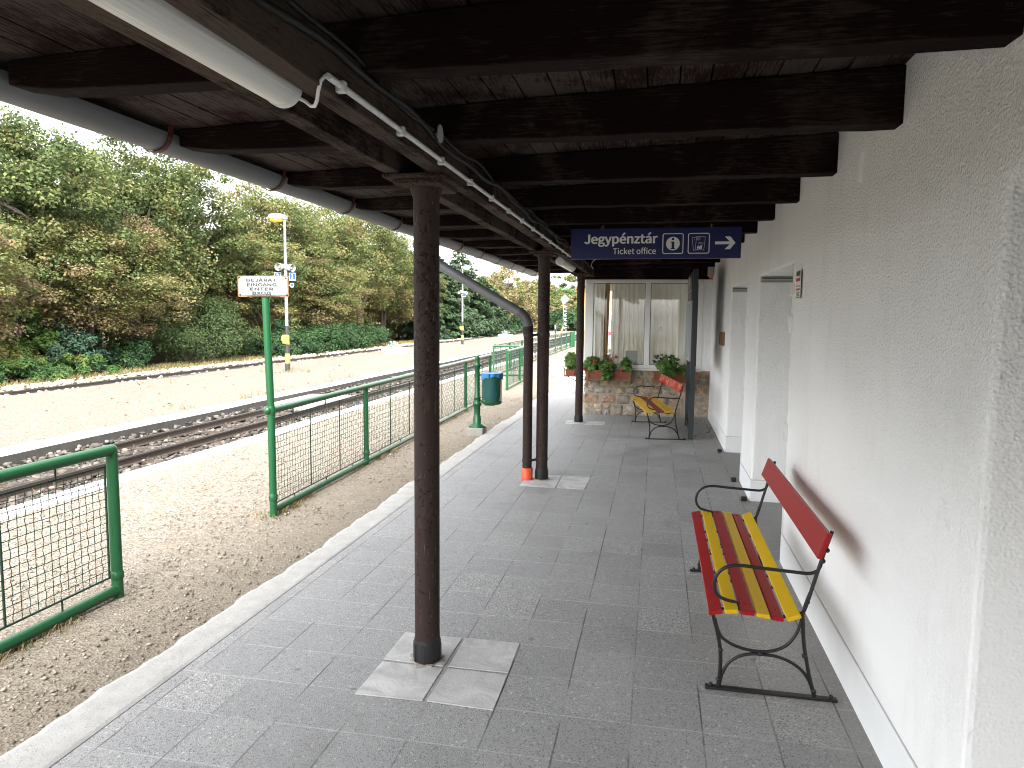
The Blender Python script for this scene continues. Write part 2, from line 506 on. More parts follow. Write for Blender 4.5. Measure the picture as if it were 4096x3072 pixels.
def ballast():
    n = NT('ballast_bed', .9, .2); v = n.coord(world=True)
    cells = n.sep(n.voro(v, 22, 'F1', 'Color')); h = n.voro(v, 22)
    c = n.ramp(cells[0], [(0, (.03, .027, .024)), (.6, (.075, .066, .058)), (1, (.15, .135, .115))])
    n.col(c); n.bump(h, .04, 1); M['ballast_bed'] = n.m
    n = NT('ballast_stone', .85, .25); at = n.node('ShaderNodeAttribute', attribute_name='tint')
    v = n.coord(); a = n.noise(v, 30, 4)
    c = n.ramp(at.outputs['Fac'], [(0, (.025, .022, .020)), (.55, (.046, .041, .036)), (.86, (.095, .085, .074)), (.97, (.19, .172, .15)), (1, (.14, .07, .045))])
    c = n.mix(n.math('MULTIPLY', a, .5), c, (.09, .075, .06)); n.col(c); M['ballast_stone'] = n.m
    n = NT('pale_stone', .85, .25); at = n.node('ShaderNodeAttribute', attribute_name='tint')
    c = n.ramp(at.outputs['Fac'], [(0, (.13, .108, .08)), (.5, (.215, .187, .148)), (1, (.34, .31, .265))]); n.col(c); M['pale_stone'] = n.m
    n = NT('rail_steel', .5, .5); v = n.coord(world=True); a = n.noise(v, 14, 5, .6)
    n.col(n.mix(a, (.026, .019, .0155), (.055, .041, .033))); n.bump(n.noise(v, 60, 3), .002, .6); M['rail_steel'] = n.m
    n = NT('rail_top', .3, .5); n.b.inputs['Metallic'].default_value = .8; n.col((.075, .066, .062)); M['rail_top'] = n.m
ballast()
def earth():
    n = NT('earth', .95, .1); v = n.coord(world=True)
    a = n.noise(v, .5, 5, .6); b = n.noise(v, 25, 5, .7)
    c = n.mix(a, (.055, .042, .026), (.05, .062, .022)); c = n.mix(n.ramp(b, [(.45, 0), (.7, 1)]), c, (.14, .085, .045))
    n.col(c); n.bump(b, .03, .8); M['earth'] = n.m
    n = NT('verge_soil', .95, .1); v = n.coord(world=True); a = n.noise(v, 1.2, 5); b = n.noise(v, 30, 4)
    c = n.mix(a, (.05, .075, .02), (.09, .075, .035)); c = n.mix(n.ramp(b, [(.5, 0), (.7, 1)]), c, (.16, .10, .05)); n.col(c); n.bump(b, .03, .8); M['verge_soil'] = n.m
earth()
def rubble():
    n = NT('rubble_stone', .85, .25); v = n.coord()
    at = n.node('ShaderNodeAttribute', attribute_name='tint')
    c = n.ramp(at.outputs['Fac'], [(0, (.32, .275, .22)), (.35, (.46, .40, .31)), (.65, (.55, .46, .34)), (.85, (.52, .39, .26)), (1, (.52, .33, .21))])
    a = n.noise(v, 11, 6, .65, .6); b = n.noise(v, 45, 5, .7)
    c = n.mix(n.math('MULTIPLY', n.ramp(a, [(.40, 1), (.60, 0)]), .6), c, (.12, .095, .075))
    c = n.mix(n.math('MULTIPLY', n.ramp(b, [(.58, 0), (.72, 1)]), .4), c, (.48, .43, .35))
    n.col(c); n.bump(a, .035, .9); n.bump(b, .01, .8); M['rubble_stone'] = n.m
    n = NT('mortar', .9, .2); v = n.coord(); a = n.noise(v, 20, 5, .7)
    n.col(n.mix(a, (.27, .245, .21), (.42, .385, .335))); n.bump(a, .015, .8); M['mortar'] = n.m
rubble()
def bark():
    n = NT('bark', .9, .15); v = n.coord((1, 1, .2)); a = n.noise(v, 14, 6, .65, .4)
    n.col(n.mix(a, (.035, .028, .022), (.12, .105, .088))); n.bump(a, .03, 1); M['bark'] = n.m
bark()
def leafmat(name, stops, trans=.3):
    n = NT(name, .6, .25); at = n.node('ShaderNodeAttribute', attribute_name='tint')
    oi = n.node('ShaderNodeObjectInfo'); oc = n.sep(oi.outputs['Color'])
    f = n.math('ADD', at.outputs['Fac'], n.math('SUBTRACT', oc[0], .5))
    c = n.ramp(f, stops)
    n.col(c)
    tr = n.node('ShaderNodeBsdfTranslucent'); n.l.new(c, tr.inputs['Color'])
    mx = n.node('ShaderNodeMixShader'); mx.inputs[0].default_value = trans
    n.l.new(n.b.outputs[0], mx.inputs[1]); n.l.new(tr.outputs[0], mx.inputs[2]); n.l.new(mx.outputs[0], n.out.inputs['Surface'])
    M[name] = n.m
leafmat('maple_leaf', [(0, (0.03434, 0.05915, 0.02099)), (.25, (0.06678, 0.0954, 0.03053)), (.45, (0.1126, 0.1336, 0.04388)), (.60, (0.167, 0.167, 0.05724)), (.74, (0.2147, 0.1765, 0.07441)), (.86, (0.1908, 0.1336, 0.07632)), (1, (0.1383, 0.0954, 0.06487))], .38)
leafmat('needle', [(0, (.006,.016,.008)), (.5, (.015,.032,.015)), (1, (.038,.066,.026))], .1)
leafmat('yew_leaf', [(0, (0.007918, 0.02463, 0.008797)), (.5, (0.01935, 0.05103, 0.01408)), (1, (0.04838, 0.08619, 0.02111))], .15)
leafmat('juniper_leaf', [(0, (0.01788, 0.05365, 0.02012)), (.4, (0.04024, 0.09835, 0.02907)), (.7, (0.08942, 0.1453, 0.03354)), (1, (0.1677, 0.162, 0.03577))], .2)
leafmat('blue_leaf', [(0, (0.0144, 0.0342, 0.0216)), (.6, (0.0342, 0.0738, 0.0432)), (1, (0.0855, 0.135, 0.09))], .25)
leafmat('fresh_leaf', [(0, (0.0207, 0.04968, 0.01242)), (.6, (0.05796, 0.1118, 0.02153)), (1, (0.1159, 0.1656, 0.03726))], .35)
leafmat('geranium_leaf', [(0, (0.01989, 0.05967, 0.01591)), (.6, (0.04641, 0.126, 0.02652)), (1, (0.1127, 0.1989, 0.04641))], .25)
leafmat('silver_leaf', [(0, (.16,.19,.17)), (1, (.46,.50,.48))], .2)
leafmat('grass_leaf', [(0, (.035,.06,.012)), (.6, (.09,.12,.025)), (.85, (.19,.16,.06)), (1, (.26,.20,.10))], .35)
leafmat('litter_leaf', [(0, (.10,.05,.025)), (.6, (.22,.11,.045)), (1, (.34,.2,.09))], .2)

def glass():
    m = bpy.data.materials.new('window_glass'); m.use_nodes = True; t = m.node_tree; t.nodes.clear()
    o = t.nodes.new('ShaderNodeOutputMaterial'); mx = t.nodes.new('ShaderNodeMixShader'); tr = t.nodes.new('ShaderNodeBsdfTransparent')
    gl = t.nodes.new('ShaderNodeBsdfGlossy'); gl.inputs['Roughness'].default_value = .01
    fr = t.nodes.new('ShaderNodeFresnel'); fr.inputs['IOR'].default_value = 1.5
    tr.inputs['Color'].default_value = (.97, .98, .97, 1)
    ma = t.nodes.new('ShaderNodeMath'); ma.operation = 'MULTIPLY_ADD'; ma.inputs[1].default_value = 1.2; ma.inputs[2].default_value = .03
    t.links.new(fr.outputs[0], ma.inputs[0]); t.links.new(ma.outputs[0], mx.inputs[0])
    t.links.new(tr.outputs[0], mx.inputs[1]); t.links.new(gl.outputs[0], mx.inputs[2]); t.links.new(mx.outputs[0], o.inputs[0])
    M['window_glass'] = m
glass()
def curtain():
    n = NT('curtain_cloth', .9, .1); v = n.coord(); a = n.noise(n.coord((1, 1, .15)), 6, 4)
    c = n.mix(a, (.80, .79, .72), (.86, .85, .80)); n.col(c)
    n.bump(n.noise(v, 300, 2), .001, .4)
    tr = n.node('ShaderNodeBsdfTranslucent'); n.l.new(c, tr.inputs['Color'])
    mx = n.node('ShaderNodeMixShader'); mx.inputs[0].default_value = .2
    n.l.new(n.b.outputs[0], mx.inputs[1]); n.l.new(tr.outputs[0], mx.inputs[2]); n.l.new(mx.outputs[0], n.out.inputs['Surface'])
    M['curtain_cloth'] = n.m
    n = NT('tan_cloth', .9, .1); a = n.noise(n.coord((1, 1, .15)), 6, 4); n.col(n.mix(a, (.34, .20, .08), (.50, .32, .15))); M['tan_cloth'] = n.m
curtain()
def emit(name, c, s):
    n = NT(name, .3); n.col(c); n.b.inputs['Emission Color'].default_value = (*c, 1); n.b.inputs['Emission Strength'].default_value = s; M[name] = n.m
emit('lit_orange', (1.0, .26, .015), .24)
emit('lit_core', (1.0, .62, .07), .40)
n_ = NT('lamp_glass', .12, .5); n_.col((.62, .64, .66)); M['lamp_glass'] = n_.m
n_ = NT('diffuser', .3, .5); n_.col((.66, .65, .61)); n_.bump(n_.noise(n_.coord((60, 1, 60)), 2, 1), .004, .5); M['diffuser'] = n_.m
n_ = NT('orange_lens', .15, .5); n_.col((.7, .16, .03)); M['orange_lens'] = n_.m
# ------------------------------------------------------------------ camera, sky, sun
cam = bpy.data.cameras.new('camera'); cam.sensor_width = 36; cam.lens = 36*1534/2212
cam.clip_start = .05; cam.clip_end = 2000
co = bpy.data.objects.new('camera', cam); COL.objects.link(co)
rot = Matrix(((0.97994, -0.02797, 0.19731), (0.19908, 0.09191, -0.97566), (0.00916, 0.99537, 0.09563)))
co.matrix_world = Matrix.Translation((0, 0, 1.7)) @ rot.to_4x4()
scene.camera = co
SUN_D = Vector((-.20, .62, -.76)).normalized()
sl = bpy.data.lights.new('sun', 'SUN'); sl.energy = .75; sl.angle = R(38); sl.color = (1, .95, .87)
so = bpy.data.objects.new('sun', sl); COL.objects.link(so)
so.rotation_euler = SUN_D.to_track_quat('-Z', 'Y').to_euler()
w = bpy.data.worlds.new('World'); scene.world = w; w.use_nodes = True
wt = w.node_tree; bg = wt.nodes['Background']
sky = wt.nodes.new('ShaderNodeTexSky'); sky.sky_type = 'NISHITA'; sky.sun_disc = False
sky.sun_elevation = math.asin(-SUN_D.z); sky.sun_rotation = math.atan2(-SUN_D.x, -SUN_D.y)
sky.air_density = 1.0; sky.dust_density = 4.0; sky.ozone_density = 1.0
hs = wt.nodes.new('ShaderNodeHueSaturation'); hs.inputs['Saturation'].default_value = .12; hs.inputs['Value'].default_value = 1.3
wt.links.new(sky.outputs[0], hs.inputs['Color']); wt.links.new(hs.outputs[0], bg.inputs['Color'])
bg.inputs['Strength'].default_value = .15
scene.view_settings.view_transform = 'Standard'; scene.view_settings.look = 'None'
scene.view_settings.exposure = 2.75; scene.view_settings.gamma = 1
scene.render.engine = 'CYCLES'
cy = scene.cycles; cy.max_bounces = 8; cy.diffuse_bounces = 5; cy.glossy_bounces = 3; cy.transmission_bounces = 4; cy.transparent_max_bounces = 8
cy.filter_width = 1.05; cy.use_denoising = True; cy.sample_clamp_indirect = 6

# ------------------------------------------------------------------ ground, platforms, tracks
def st(o): return tag(o, kind='structure')
def earth_fn(u, v):
    x = -300+u*600; y = -60+v*560
    return (x, y, -.30)
st(MB().sheet(earth_fn, 40, 40).build('ground', M['earth'], fix=False))
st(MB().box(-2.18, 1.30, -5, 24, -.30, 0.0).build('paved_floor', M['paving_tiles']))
def wav(y, s=0):
    return .016*math.sin(y*1.7+s)+.012*math.sin(y*4.3+1+s)+.008*math.sin(y*11.1+s*2)+.006*math.sin(y*23+s)+.004*math.sin(y*47+s)
mb = MB(); ys = [-4+i*.05 for i in range(520)]
vs = []; 
for y in ys:
    xo = -2.415+wav(y)
    zt = .004+.004*math.sin(y*3.1)
    vs += [(-2.18, y, -.1), (-2.18, y, .003), (-2.20, y, .006+zt*.3), (xo+.05, y, zt), (xo+.012, y, zt-.012), (xo, y, -.12)]
fs = []
for i in range(len(ys)-1):
    for k in range(5): fs.append((i*6+k, i*6+k+1, i*6+6+k+1, i*6+6+k))
mb.add(vs, fs, False)
st(mb.build('kerb', M['kerb_stone']))
def g1(u, v):
    x = -5.30+u*(3.05); y = -6+v*30
    return (x, y, -.030+.006*math.sin(x*3.1+y*1.7)+.005*math.sin(y*4.3-x*2))
st(MB().sheet(g1, 40, 220).build('gravel_platform', M['gravel'], fix=False))
st(MB().box(-5.30, 14, 24.0, 75, -.30, -.03).build('station_yard', M['gravel']))
def edge_strip(name, x0, x1, ztop, mat, amp=.02, y0=-6, y1=70, step=.25, seed=0, sidemat=None):
    mb = MB(); n = int((y1-y0)/step); vs = []
    for i in range(n+1):
        y = y0+i*step; a = amp*(wav(y*.8, seed)*12); b = amp*(wav(y*.7, seed+2)*12)
        zz = ztop+.006*math.sin(y*1.3+seed)
        vs += [(x0+a, y, -.30), (x0+a, y, zz-.015), (x0+a+.02, y, zz), (x1+b-.02, y, zz), (x1+b, y, zz-.015), (x1+b, y, -.30)]
    fs = [(i*6+k, i*6+k+1, i*6+7+k, i*6+6+k) for i in range(n) for k in range(5)]
    mb.add(vs, fs); 
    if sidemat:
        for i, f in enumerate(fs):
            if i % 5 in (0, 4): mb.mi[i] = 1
    return st(mb.build(name, [M[mat], M[sidemat or mat]]))
edge_strip('platform_edge', -5.56, -5.29, -.018, 'white_edge', .012, sidemat='platform_wall')
edge_strip('island_edge', -7.92, -7.52, .012, 'white_edge', .012, seed=3, sidemat='platform_wall')
def g2(u, v):
    x = -12.80+u*4.95; y = -6+v*86
    return (x, y, .0+.010*math.sin(x*1.1+y*.7)+.008*math.sin(y*1.9-x*1.3)-.02*(u < .02))
st(MB().sheet(g2, 30, 220).build('island_platform', M['island_gravel'], fix=False))
st(MB().box(-12.80, -12.62, -6, 80, -.30, -.012).build('island_back_edge', M['platform_wall']))
st(MB().sheet(lambda u, v: (-7.6+u*2.1, -6+v*120, -.21+.02*math.sin(v*300+u*3)), 6, 120).build('track_bed', M['ballast_bed'], fix=False))
st(MB().sheet(lambda u, v: (-15.3+u*2.6, -6+v*120, -.20+.02*math.sin(v*280+u*4)), 6, 120).build('siding_bed', M['ballast_bed'], fix=False))
st(MB().sheet(lambda u, v: (-17.6+u*2.4, -6+v*130, -.17+.05*math.sin(v*60+u*2)-.04*u), 8, 120).build('grass_verge', M['verge_soil'], fix=False))
# rails: head, web and foot; the worn running surface is its own material
def rail(name, x, label, y0=-6, y1=110, zt=-.075):
    pr = [(-.05,-.11),(.05,-.11),(.05,-.098),(.009,-.085),(.009,-.03),(.027,-.024),(.027,-.003),(.022,0),(-.022,0),(-.027,-.003),(-.027,-.024),(-.009,-.03),(-.009,-.085),(-.05,-.098)]
    mb = MB(); mb.prism([(x+a, zt+b) for a, b in pr], 'y', y0, y1)
    for i in range(len(mb.f)):
        if i-2 == 7: mb.mi[i] = 1
    o = mb.build(name, [M['rail_steel'], M['rail_top']], org=(x, 8, zt))
    return tag(o, label, 'rail', 'rails of the two narrow tracks')
rail('rail', -6.36, 'rusty brown steel rail nearest the fence, beside the gravel platform')
rail('rail', -7.16, 'dark steel rail running under the white edge of the island platform')
rail('rail', -13.22, 'steel rail close behind the gravel island platform, on the far track')
rail('rail', -14.02, 'steel rail next to the shrubs, farthest from the fence')
# sleepers and their bolts
sleep_mb = MB(); sleep_mb.box(-7.55, -5.95, -.09, .09, -.33, -.176)
for x in (-6.43, -6.29, -7.23, -7.09): sleep_mb.lathe([(.02,0),(.02,.02),(.011,.022),(.011,.05)], (x, 0, -.178), 8)
proto = sleep_mb.build('sleeper', M['sleeper_wood'], bev=.01, org=(-6.76, 0, -.2))
tag(proto, 'dark timber sleeper half buried in ballast under the near track', 'sleeper', 'sleepers of the near track')
for i in range(1, 34):
    c = proto.copy(); COL.objects.link(c); c.location.y = 4.2+i*.72; c.rotation_euler.z = rnd.uniform(-.02, .02)
proto.location.y = 4.2

t = empty('crossing_panel', (-6.9, 13.6, -.1), 'pale concrete crossing panels laid between the rails beyond the fence', 'crossing panel')
for (x0, x1) in ((-7.06, -6.78), (-6.77, -6.46), (-7.50, -7.23)):
    for k in range(3): MB().box(x0, x1, 12.7+k*.62, 13.31+k*.62, -.19, -.072).build('slab', M['concrete'], t, bev=.008)

def stones(name, mat, n, fpos, smin, smax, seed):
    g = np.random.default_rng(seed)
    t = (1+5**.5)/2
    ico = np.array([(-1,t,0),(1,t,0),(-1,-t,0),(1,-t,0),(0,-1,t),(0,1,t),(0,-1,-t),(0,1,-t),(t,0,-1),(t,0,1),(-t,0,-1),(-t,0,1)])/1.9
    fc = np.array([(0,11,5),(0,5,1),(0,1,7),(0,7,10),(0,10,11),(1,5,9),(5,11,4),(11,10,2),(10,7,6),(7,1,8),(3,9,4),(3,4,2),(3,2,6),(3,6,8),(3,8,9),(4,9,5),(2,4,11),(6,2,10),(8,6,7),(9,8,1)])
    P = fpos(g, n)
    s = g.uniform(smin, smax, (n,1,1))*g.uniform(.55, 1.25, (n,1,3))*np.array([1,1,.7])
    V = ico[None]*(1+g.uniform(-.28,.28,(n,12,1)))*s
    a = g.uniform(0, 6.28, n); ca, sa = np.cos(a), np.sin(a)
    x = V[:,:,0]*ca[:,None]-V[:,:,1]*sa[:,None]; y = V[:,:,0]*sa[:,None]+V[:,:,1]*ca[:,None]
    V = np.stack([x, y, V[:,:,2]], 2)+P[:,None,:]
    F = fc[None]+(np.arange(n)*12)[:,None,None]
    me = quads_mesh(name, V.reshape(-1,3), F.reshape(-1,3), np.repeat(g.random(n), 20))
    o = link_mesh(name, me, M[mat])
    return tag(o, kind='stuff')
def bed_pos(g, n):
    y = 3+ (g.random(n)**1.7)*50; x = -7.55+g.random(n)*2.0
    hump = np.where(x < -7.28, .085, np.where(x > -6.1, .05, 0))
    return np.stack([x, y, -.205+hump+g.uniform(-.01,.03,n)], 1)
stones('ballast', 'ballast_stone', 9500, bed_pos, .020, .055, 3)
def sid_pos(g, n):
    y = 9+(g.random(n)**1.5)*60; x = np.where(g.random(n) < .75, -15.25+g.random(n)*1.15, -13.95+g.random(n)*1.1)
    return np.stack([x, y, -.17+.05*(x < -14.4)+g.uniform(-.01,.03,n)], 1)
stones('siding_ballast', 'pale_stone', 6000, sid_pos, .03, .075, 4)
def peb(g, n):
    y = 1.6+(g.random(n)**1.8)*13; x = -5.25+g.random(n)*2.85
    return np.stack([x, y, -.024+g.uniform(-.004,.004,n)], 1)
stones('pebbles', 'pale_stone', 11000, peb, .004, .012, 5)
def peb2(g, n):
    y = 1.6+(g.random(n)**1.6)*14; x = -5.2+g.random(n)*2.75
    return np.stack([x, y, -.022+g.uniform(-.004,.003,n)], 1)
stones('larger_pebbles', 'pale_stone', 320, peb2, .008, .017, 15)

# cement squares round the feet of the columns
def patch(cells, gap, label):
    mb = MB()
    for (x0, x1, y0, y1) in cells:
        j = [rnd.uniform(-.008, .008) for _ in range(8)]
        mb.prism([(x0+gap+j[0], y0+gap+j[1]), (x1-gap+j[2], y0+gap+j[3]), (x1-gap+j[4], y1-gap+j[5]), (x0+gap+j[6], y1-gap+j[7])], 'z', -.02, .004)
    return st(mb.build('cement_patch', M['cement'], bev=.003))
patch([(-1.285,-.955,2.845,3.165),(-.955,-.64,2.845,3.165),(-1.285,-.955,3.165,3.50),(-.955,-.64,3.165,3.50)], .008, '')
patch([(-1.31,-.945,6.87,7.17),(-.945,-.645,6.87,7.17),(-1.31,-.945,7.17,7.44),(-.945,-.645,7.17,7.44)], .005, '')
patch([(-1.40,-1.08,11.12,11.50),(-1.08,-.76,11.12,11.50)], .005, '')

# drain grate across the paving
t = empty('drain_grate', (-2.05, 15.85, 0), 'steel slotted drain grate let into the paving past the flower box', 'drain grate')
mb = MB(); mb.box(-2.40, -1.30, 15.57, 15.61, -.02, .006).box(-2.40, -1.30, 16.12, 16.16, -.02, .006)
mb.build('frame', M['zinc'], t)
mb = MB()
for i in range(28): mb.box(-2.385+i*.039, -2.385+i*.039+.016, 15.61, 16.12, -.02, .004)
mb.build('bars', M['zinc_dark'], t)

# ------------------------------------------------------------------ canopy
def bx(y): return -1.057-.0155*(y-3)
def bz(y): return 2.318+.0065*(y-3)
roof = empty('canopy_roof', (-.7, 5, 2.5), 'dark brown timber canopy roof with rafters reaching from the white wall to the gutter', 'canopy')
mb = MB(); x = -2.41; k = 0
def ztop(x): return 2.556+.0355*(x+2.2)
while x < .92:
    wd = .118+rnd.uniform(-.006, .006); x1 = min(x+wd, .93)
    y = -7.0
    while y < 13.4:
        L = 4.04; z = ztop(x)+rnd.uniform(-.003, .003)
        y1 = min(y+L, 13.4)
        mb.add([(x, y, z), (x1, y, z+.004), (x1, y1-.004, z+.004), (x, y1-.004, z), (x, y, z+.024), (x1, y, z+.028), (x1, y1-.004, z+.028), (x, y1-.004, z+.024)],
               [(0,3,2,1),(4,5,6,7),(0,1,5,4),(1,2,6,5),(2,3,7,6),(3,0,4,7)])
        y += L
    x = x1+.007
mb.build('roof_boards', M['board_wood'], roof)
MB().prism([(-2.42, 2.588), (.93, 2.706), (.93, 2.74), (-2.42, 2.622)], 'y', -7, 13.42).build('roof_sheet', M['cable_black'], roof)
raf_y = [-6, -4, -1.96, -.95, .06, 1.08, 2.12, 3.03, 4.05, 5.05, 6.06, 7.07, 8.08, 9.09, 10.09, 11.09, 12.08, 13.2]
for i, y in enumerate(raf_y):
    yy = max(0, min(y, 9)-2.1)
    zl = 2.447+.006*yy; zr = 2.432+.0135*yy; j = rnd.uniform(-.004, .004)
    xl = -2.205-.008*yy+rnd.uniform(-.012, .012)
    tz = lambda x: ztop(x)-.004
    poly = [(xl, zl+.028), (xl+.03, zl+j), (-.9, (zl+zr)/2+j*.5-.004), (.93, zr), (.93, tz(.93)), (xl-.005, tz(xl))]
    NS = 22; vs = []
    for q in range(NS+1):
        u = q/NS; xx = xl+(.93-xl)*u; zb = zl+j+(zr-zl-j)*u + (.028 if q == 0 else .006*(q == 1))
        a, b, c_, d_ = [rnd.uniform(-.0028, .0028) for _ in range(4)]
        vs += [(xx, y+a, zb+b), (xx, y+.105+c_, zb+d_), (xx, y+.105+c_, tz(xx)), (xx, y+a, tz(xx))]
    fs = [(q*4+k, q*4+(k+1) % 4, q*4+4+(k+1) % 4, q*4+4+k) for q in range(NS) for k in range(4)]+[(0,3,2,1), (NS*4, NS*4+1, NS*4+2, NS*4+3)]
    mb = MB(); mb.add(vs, fs)
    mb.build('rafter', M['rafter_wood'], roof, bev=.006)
for s, nm in ((-1, 'beam'), (1, 'beam')):
    mb = MB(); y0, y1 = -7, 12.2
    e = [(-.143, -.072), (.062, .135)][0 if s < 0 else 1]
    vs = []
    N = 40
    for i in range(N+1):
        y = y0+(y1-y0)*i/N; wob = .003*math.sin(y*5+s)+.002*math.sin(y*13)
        for (a, b) in ((e[0], 0), (e[1], 0), (e[1], .148), (e[0], .148)):
            vs.append((bx(y)+a, y, bz(y)+b+(wob if b == 0 else 0)))
    fs = [(i*4+k, i*4+(k+1) % 4, i*4+4+(k+1) % 4, i*4+4+k) for i in range(N) for k in range(4)]+[(0,3,2,1), (N*4, N*4+1, N*4+2, N*4+3)]
    mb.add(vs, fs); mb.build('beam', M['beam_wood'], roof, bev=.005)
# closing boards over the bay window
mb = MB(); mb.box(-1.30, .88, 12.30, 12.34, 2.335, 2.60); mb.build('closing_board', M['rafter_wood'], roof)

# columns
def column(cx, cy, label, taper=0):
    t = empty('canopy_column', (cx, cy, 0), label, 'column', 'brown columns carrying the canopy')
    r = .061; top = bz(cy)-.036
    mb = MB(); mb.lathe([(r+.001, .11), (r, .16), (r, .66), (r, 1.485)]+([(r+.004, 1.49), (r+.004, 1.53)] if 5 < cy < 9 else [])+[(r, 1.535), (r, top-.05), (r+.008, top-.02), (r+.016, top)], (cx, cy, 0), 32)
    mb.build('shaft', M['brown_paint'], t)
    mb = MB(); mb.lathe([(r+.006, 0.002), (r+.006, .10), (r+.002, .118)], (cx, cy, 0), 32)
    for k in range(8):
        a = k*math.pi/4; mb.obox((cx+math.cos(a)*.064, cy+math.sin(a)*.064, .004), (cx+math.cos(a)*.064, cy+math.sin(a)*.064, .095), .018, .012, up=(math.cos(a), math.sin(a), 0))
    mb.build('base_sleeve', M['sleeve_black'], t)
    mb = MB(); vs = [(cx+(.085+.012*math.sin(k*2.1+cy)+.008*math.sin(k*5.3))*math.cos(k*.2618), cy+(.085+.012*math.sin(k*2.1+cy)+.008*math.sin(k*5.3))*math.sin(k*.2618)) for k in range(24)]
    mb.prism(vs, 'z', .003, .0085); mb.build('mortar_collar', M['mortar'], t, bev=.002)
    X = bx(cy); Z = bz(cy)
    mb = MB(); mb.box(X-.147, X+.137, cy-.20, cy+.22, Z-.016, Z-.001); mb.build('cap_plate', M['beam_wood'], t, bev=.003)
    mb = MB(); mb.box(X-.115, X+.098, cy-.15, cy+.16, Z-.036, Z-.0165); mb.build('cap_block', M['beam_wood'], t, bev=.003)
    return t
column(-1.067, 3.225, 'brown chipped column nearest the camera, standing alone on cement squares')
column(-1.137, 7.225, 'brown column clamped beside the rain downpipe with the orange foot')
column(-1.192, 11.345, 'brown column in front of the bay window and its flower boxes')

# gutter, downpipe
g = empty('rain_gutter', (-2.29, 5, 2.52), 'grey half-round zinc rain gutter along the canopy eaves', 'gutter')
GX, GZ, GR = -2.295, 2.522, .080
mb = MB(); N = 14
for (y0, y1, rr) in ((-7, 2.80, GR), (2.79, 6.9, GR-.002), (6.89, 13.45, GR)):
    vs = []
    for y in (y0, y1):
        for r_ in (rr, rr-.003):
            for k in range(N+1):
                a = math.pi+math.pi*k/N
                vs.append((GX+r_*math.cos(a), y, GZ+r_*math.sin(a)))
    n1 = N+1; fs = []
    for k in range(N):
        fs.append((k, k+1, 2*n1+k+1, 2*n1+k)); fs.append((n1+k, 3*n1+k, 3*n1+k+1, n1+k+1))
    mb.add(vs, fs, True)
mb.tube([(GX-GR, -7, GZ), (GX-GR, 13.45, GZ)], .009, 8)
mb.build('trough', M['zinc'], g)
for y in raf_y[5:]:
    mb = MB(); pts = [(GX+(GR+.004)*math.cos(math.pi+math.pi*k/12), y-.055, GZ+(GR+.004)*math.sin(math.pi+math.pi*k/12)) for k in range(13)]
    for a, b in zip(pts, pts[1:]): mb.obox(a, b, .028, .005, up=(0,0,1)) if abs(b[0]-a[0]) > abs(b[2]-a[2]) else mb.obox(a, b, .028, .005, up=(1,0,0))
    mb.obox((GX+GR, y-.055, GZ-.01), (-2.205, y-.055, GZ+.035), .028, .005)
    mb.build('bracket', M['gutter_bracket'], g)
PY = 7.17; PX = -1.282
d = empty('downpipe', (PX, PY, 0), 'zinc downpipe slanting in from the gutter and dropping beside a brown column', 'downpipe')
r = .049
mb = MB(); mb.lathe([(.066, 0), (.056, -.09), (.051, -.10)], (GX, PY, GZ-GR+.012), 20)
mb.tube([(GX, PY, 2.37), (GX, PY, 2.31), (GX+.03, PY, 2.255), (GX+.075, PY, 2.215)], r+.001, 20)
mb.tube([(GX+.06, PY, 2.223), (-1.365, PY, 1.727)], r, 24)
mb.tube([(-1.66, PY, 1.892), (-1.665, PY, 1.895)], r+.002, 24)
mb.build('slanting_pipe', M['zinc'], d)
pts = []; rs = []; c0 = Vector((-1.385, 1.739)); A0 = math.atan2(1.727-2.223, -1.365-(GX+.06))
N = 15; p = Vector((-1.385, PY, 1.739)); ang = A0; L = .0135
for i in range(N):
    pts += [p.copy()]; rs += [r+.002+(.005 if i % 2 else -.003)]
    ang = A0+(-math.pi/2-A0)*i/(N-1)
    p = p+Vector((math.cos(ang)*L, 0, math.sin(ang)*L))
MB().tube(pts, rs, 24).build('elbow', M['zinc_dark'], d)
ex, ez = pts[-1].x, pts[-1].z
mb = MB(); mb.tube([(ex, PY, ez+.02), (ex, PY, ez-.06), (PX, PY, ez-.10), (PX, PY, .10)], [r+.003, r+.003, r, r], 24); mb.build('lower_pipe', M['brown_paint'], d)
mb = MB(); mb.lathe([(.060, .002), (.060, .125), (.050, .128)], (PX, PY, 0), 24); mb.build('base_sleeve', M['orange_plastic'], d)
for z in (.205, 1.505):
    mb = MB(); mb.lathe([(r+.005, -.014), (r+.005, .014)], (PX, PY, z), 24); mb.lathe([(.067, -.012), (.067, .012)], (-1.137, 7.225, z+.012), 24)
    mb.obox((PX+.045, PY+.02, z), (-1.137-.055, 7.225-.01, z+.005), .022, .022); mb.build('clamp', M['sleeve_black'], d)

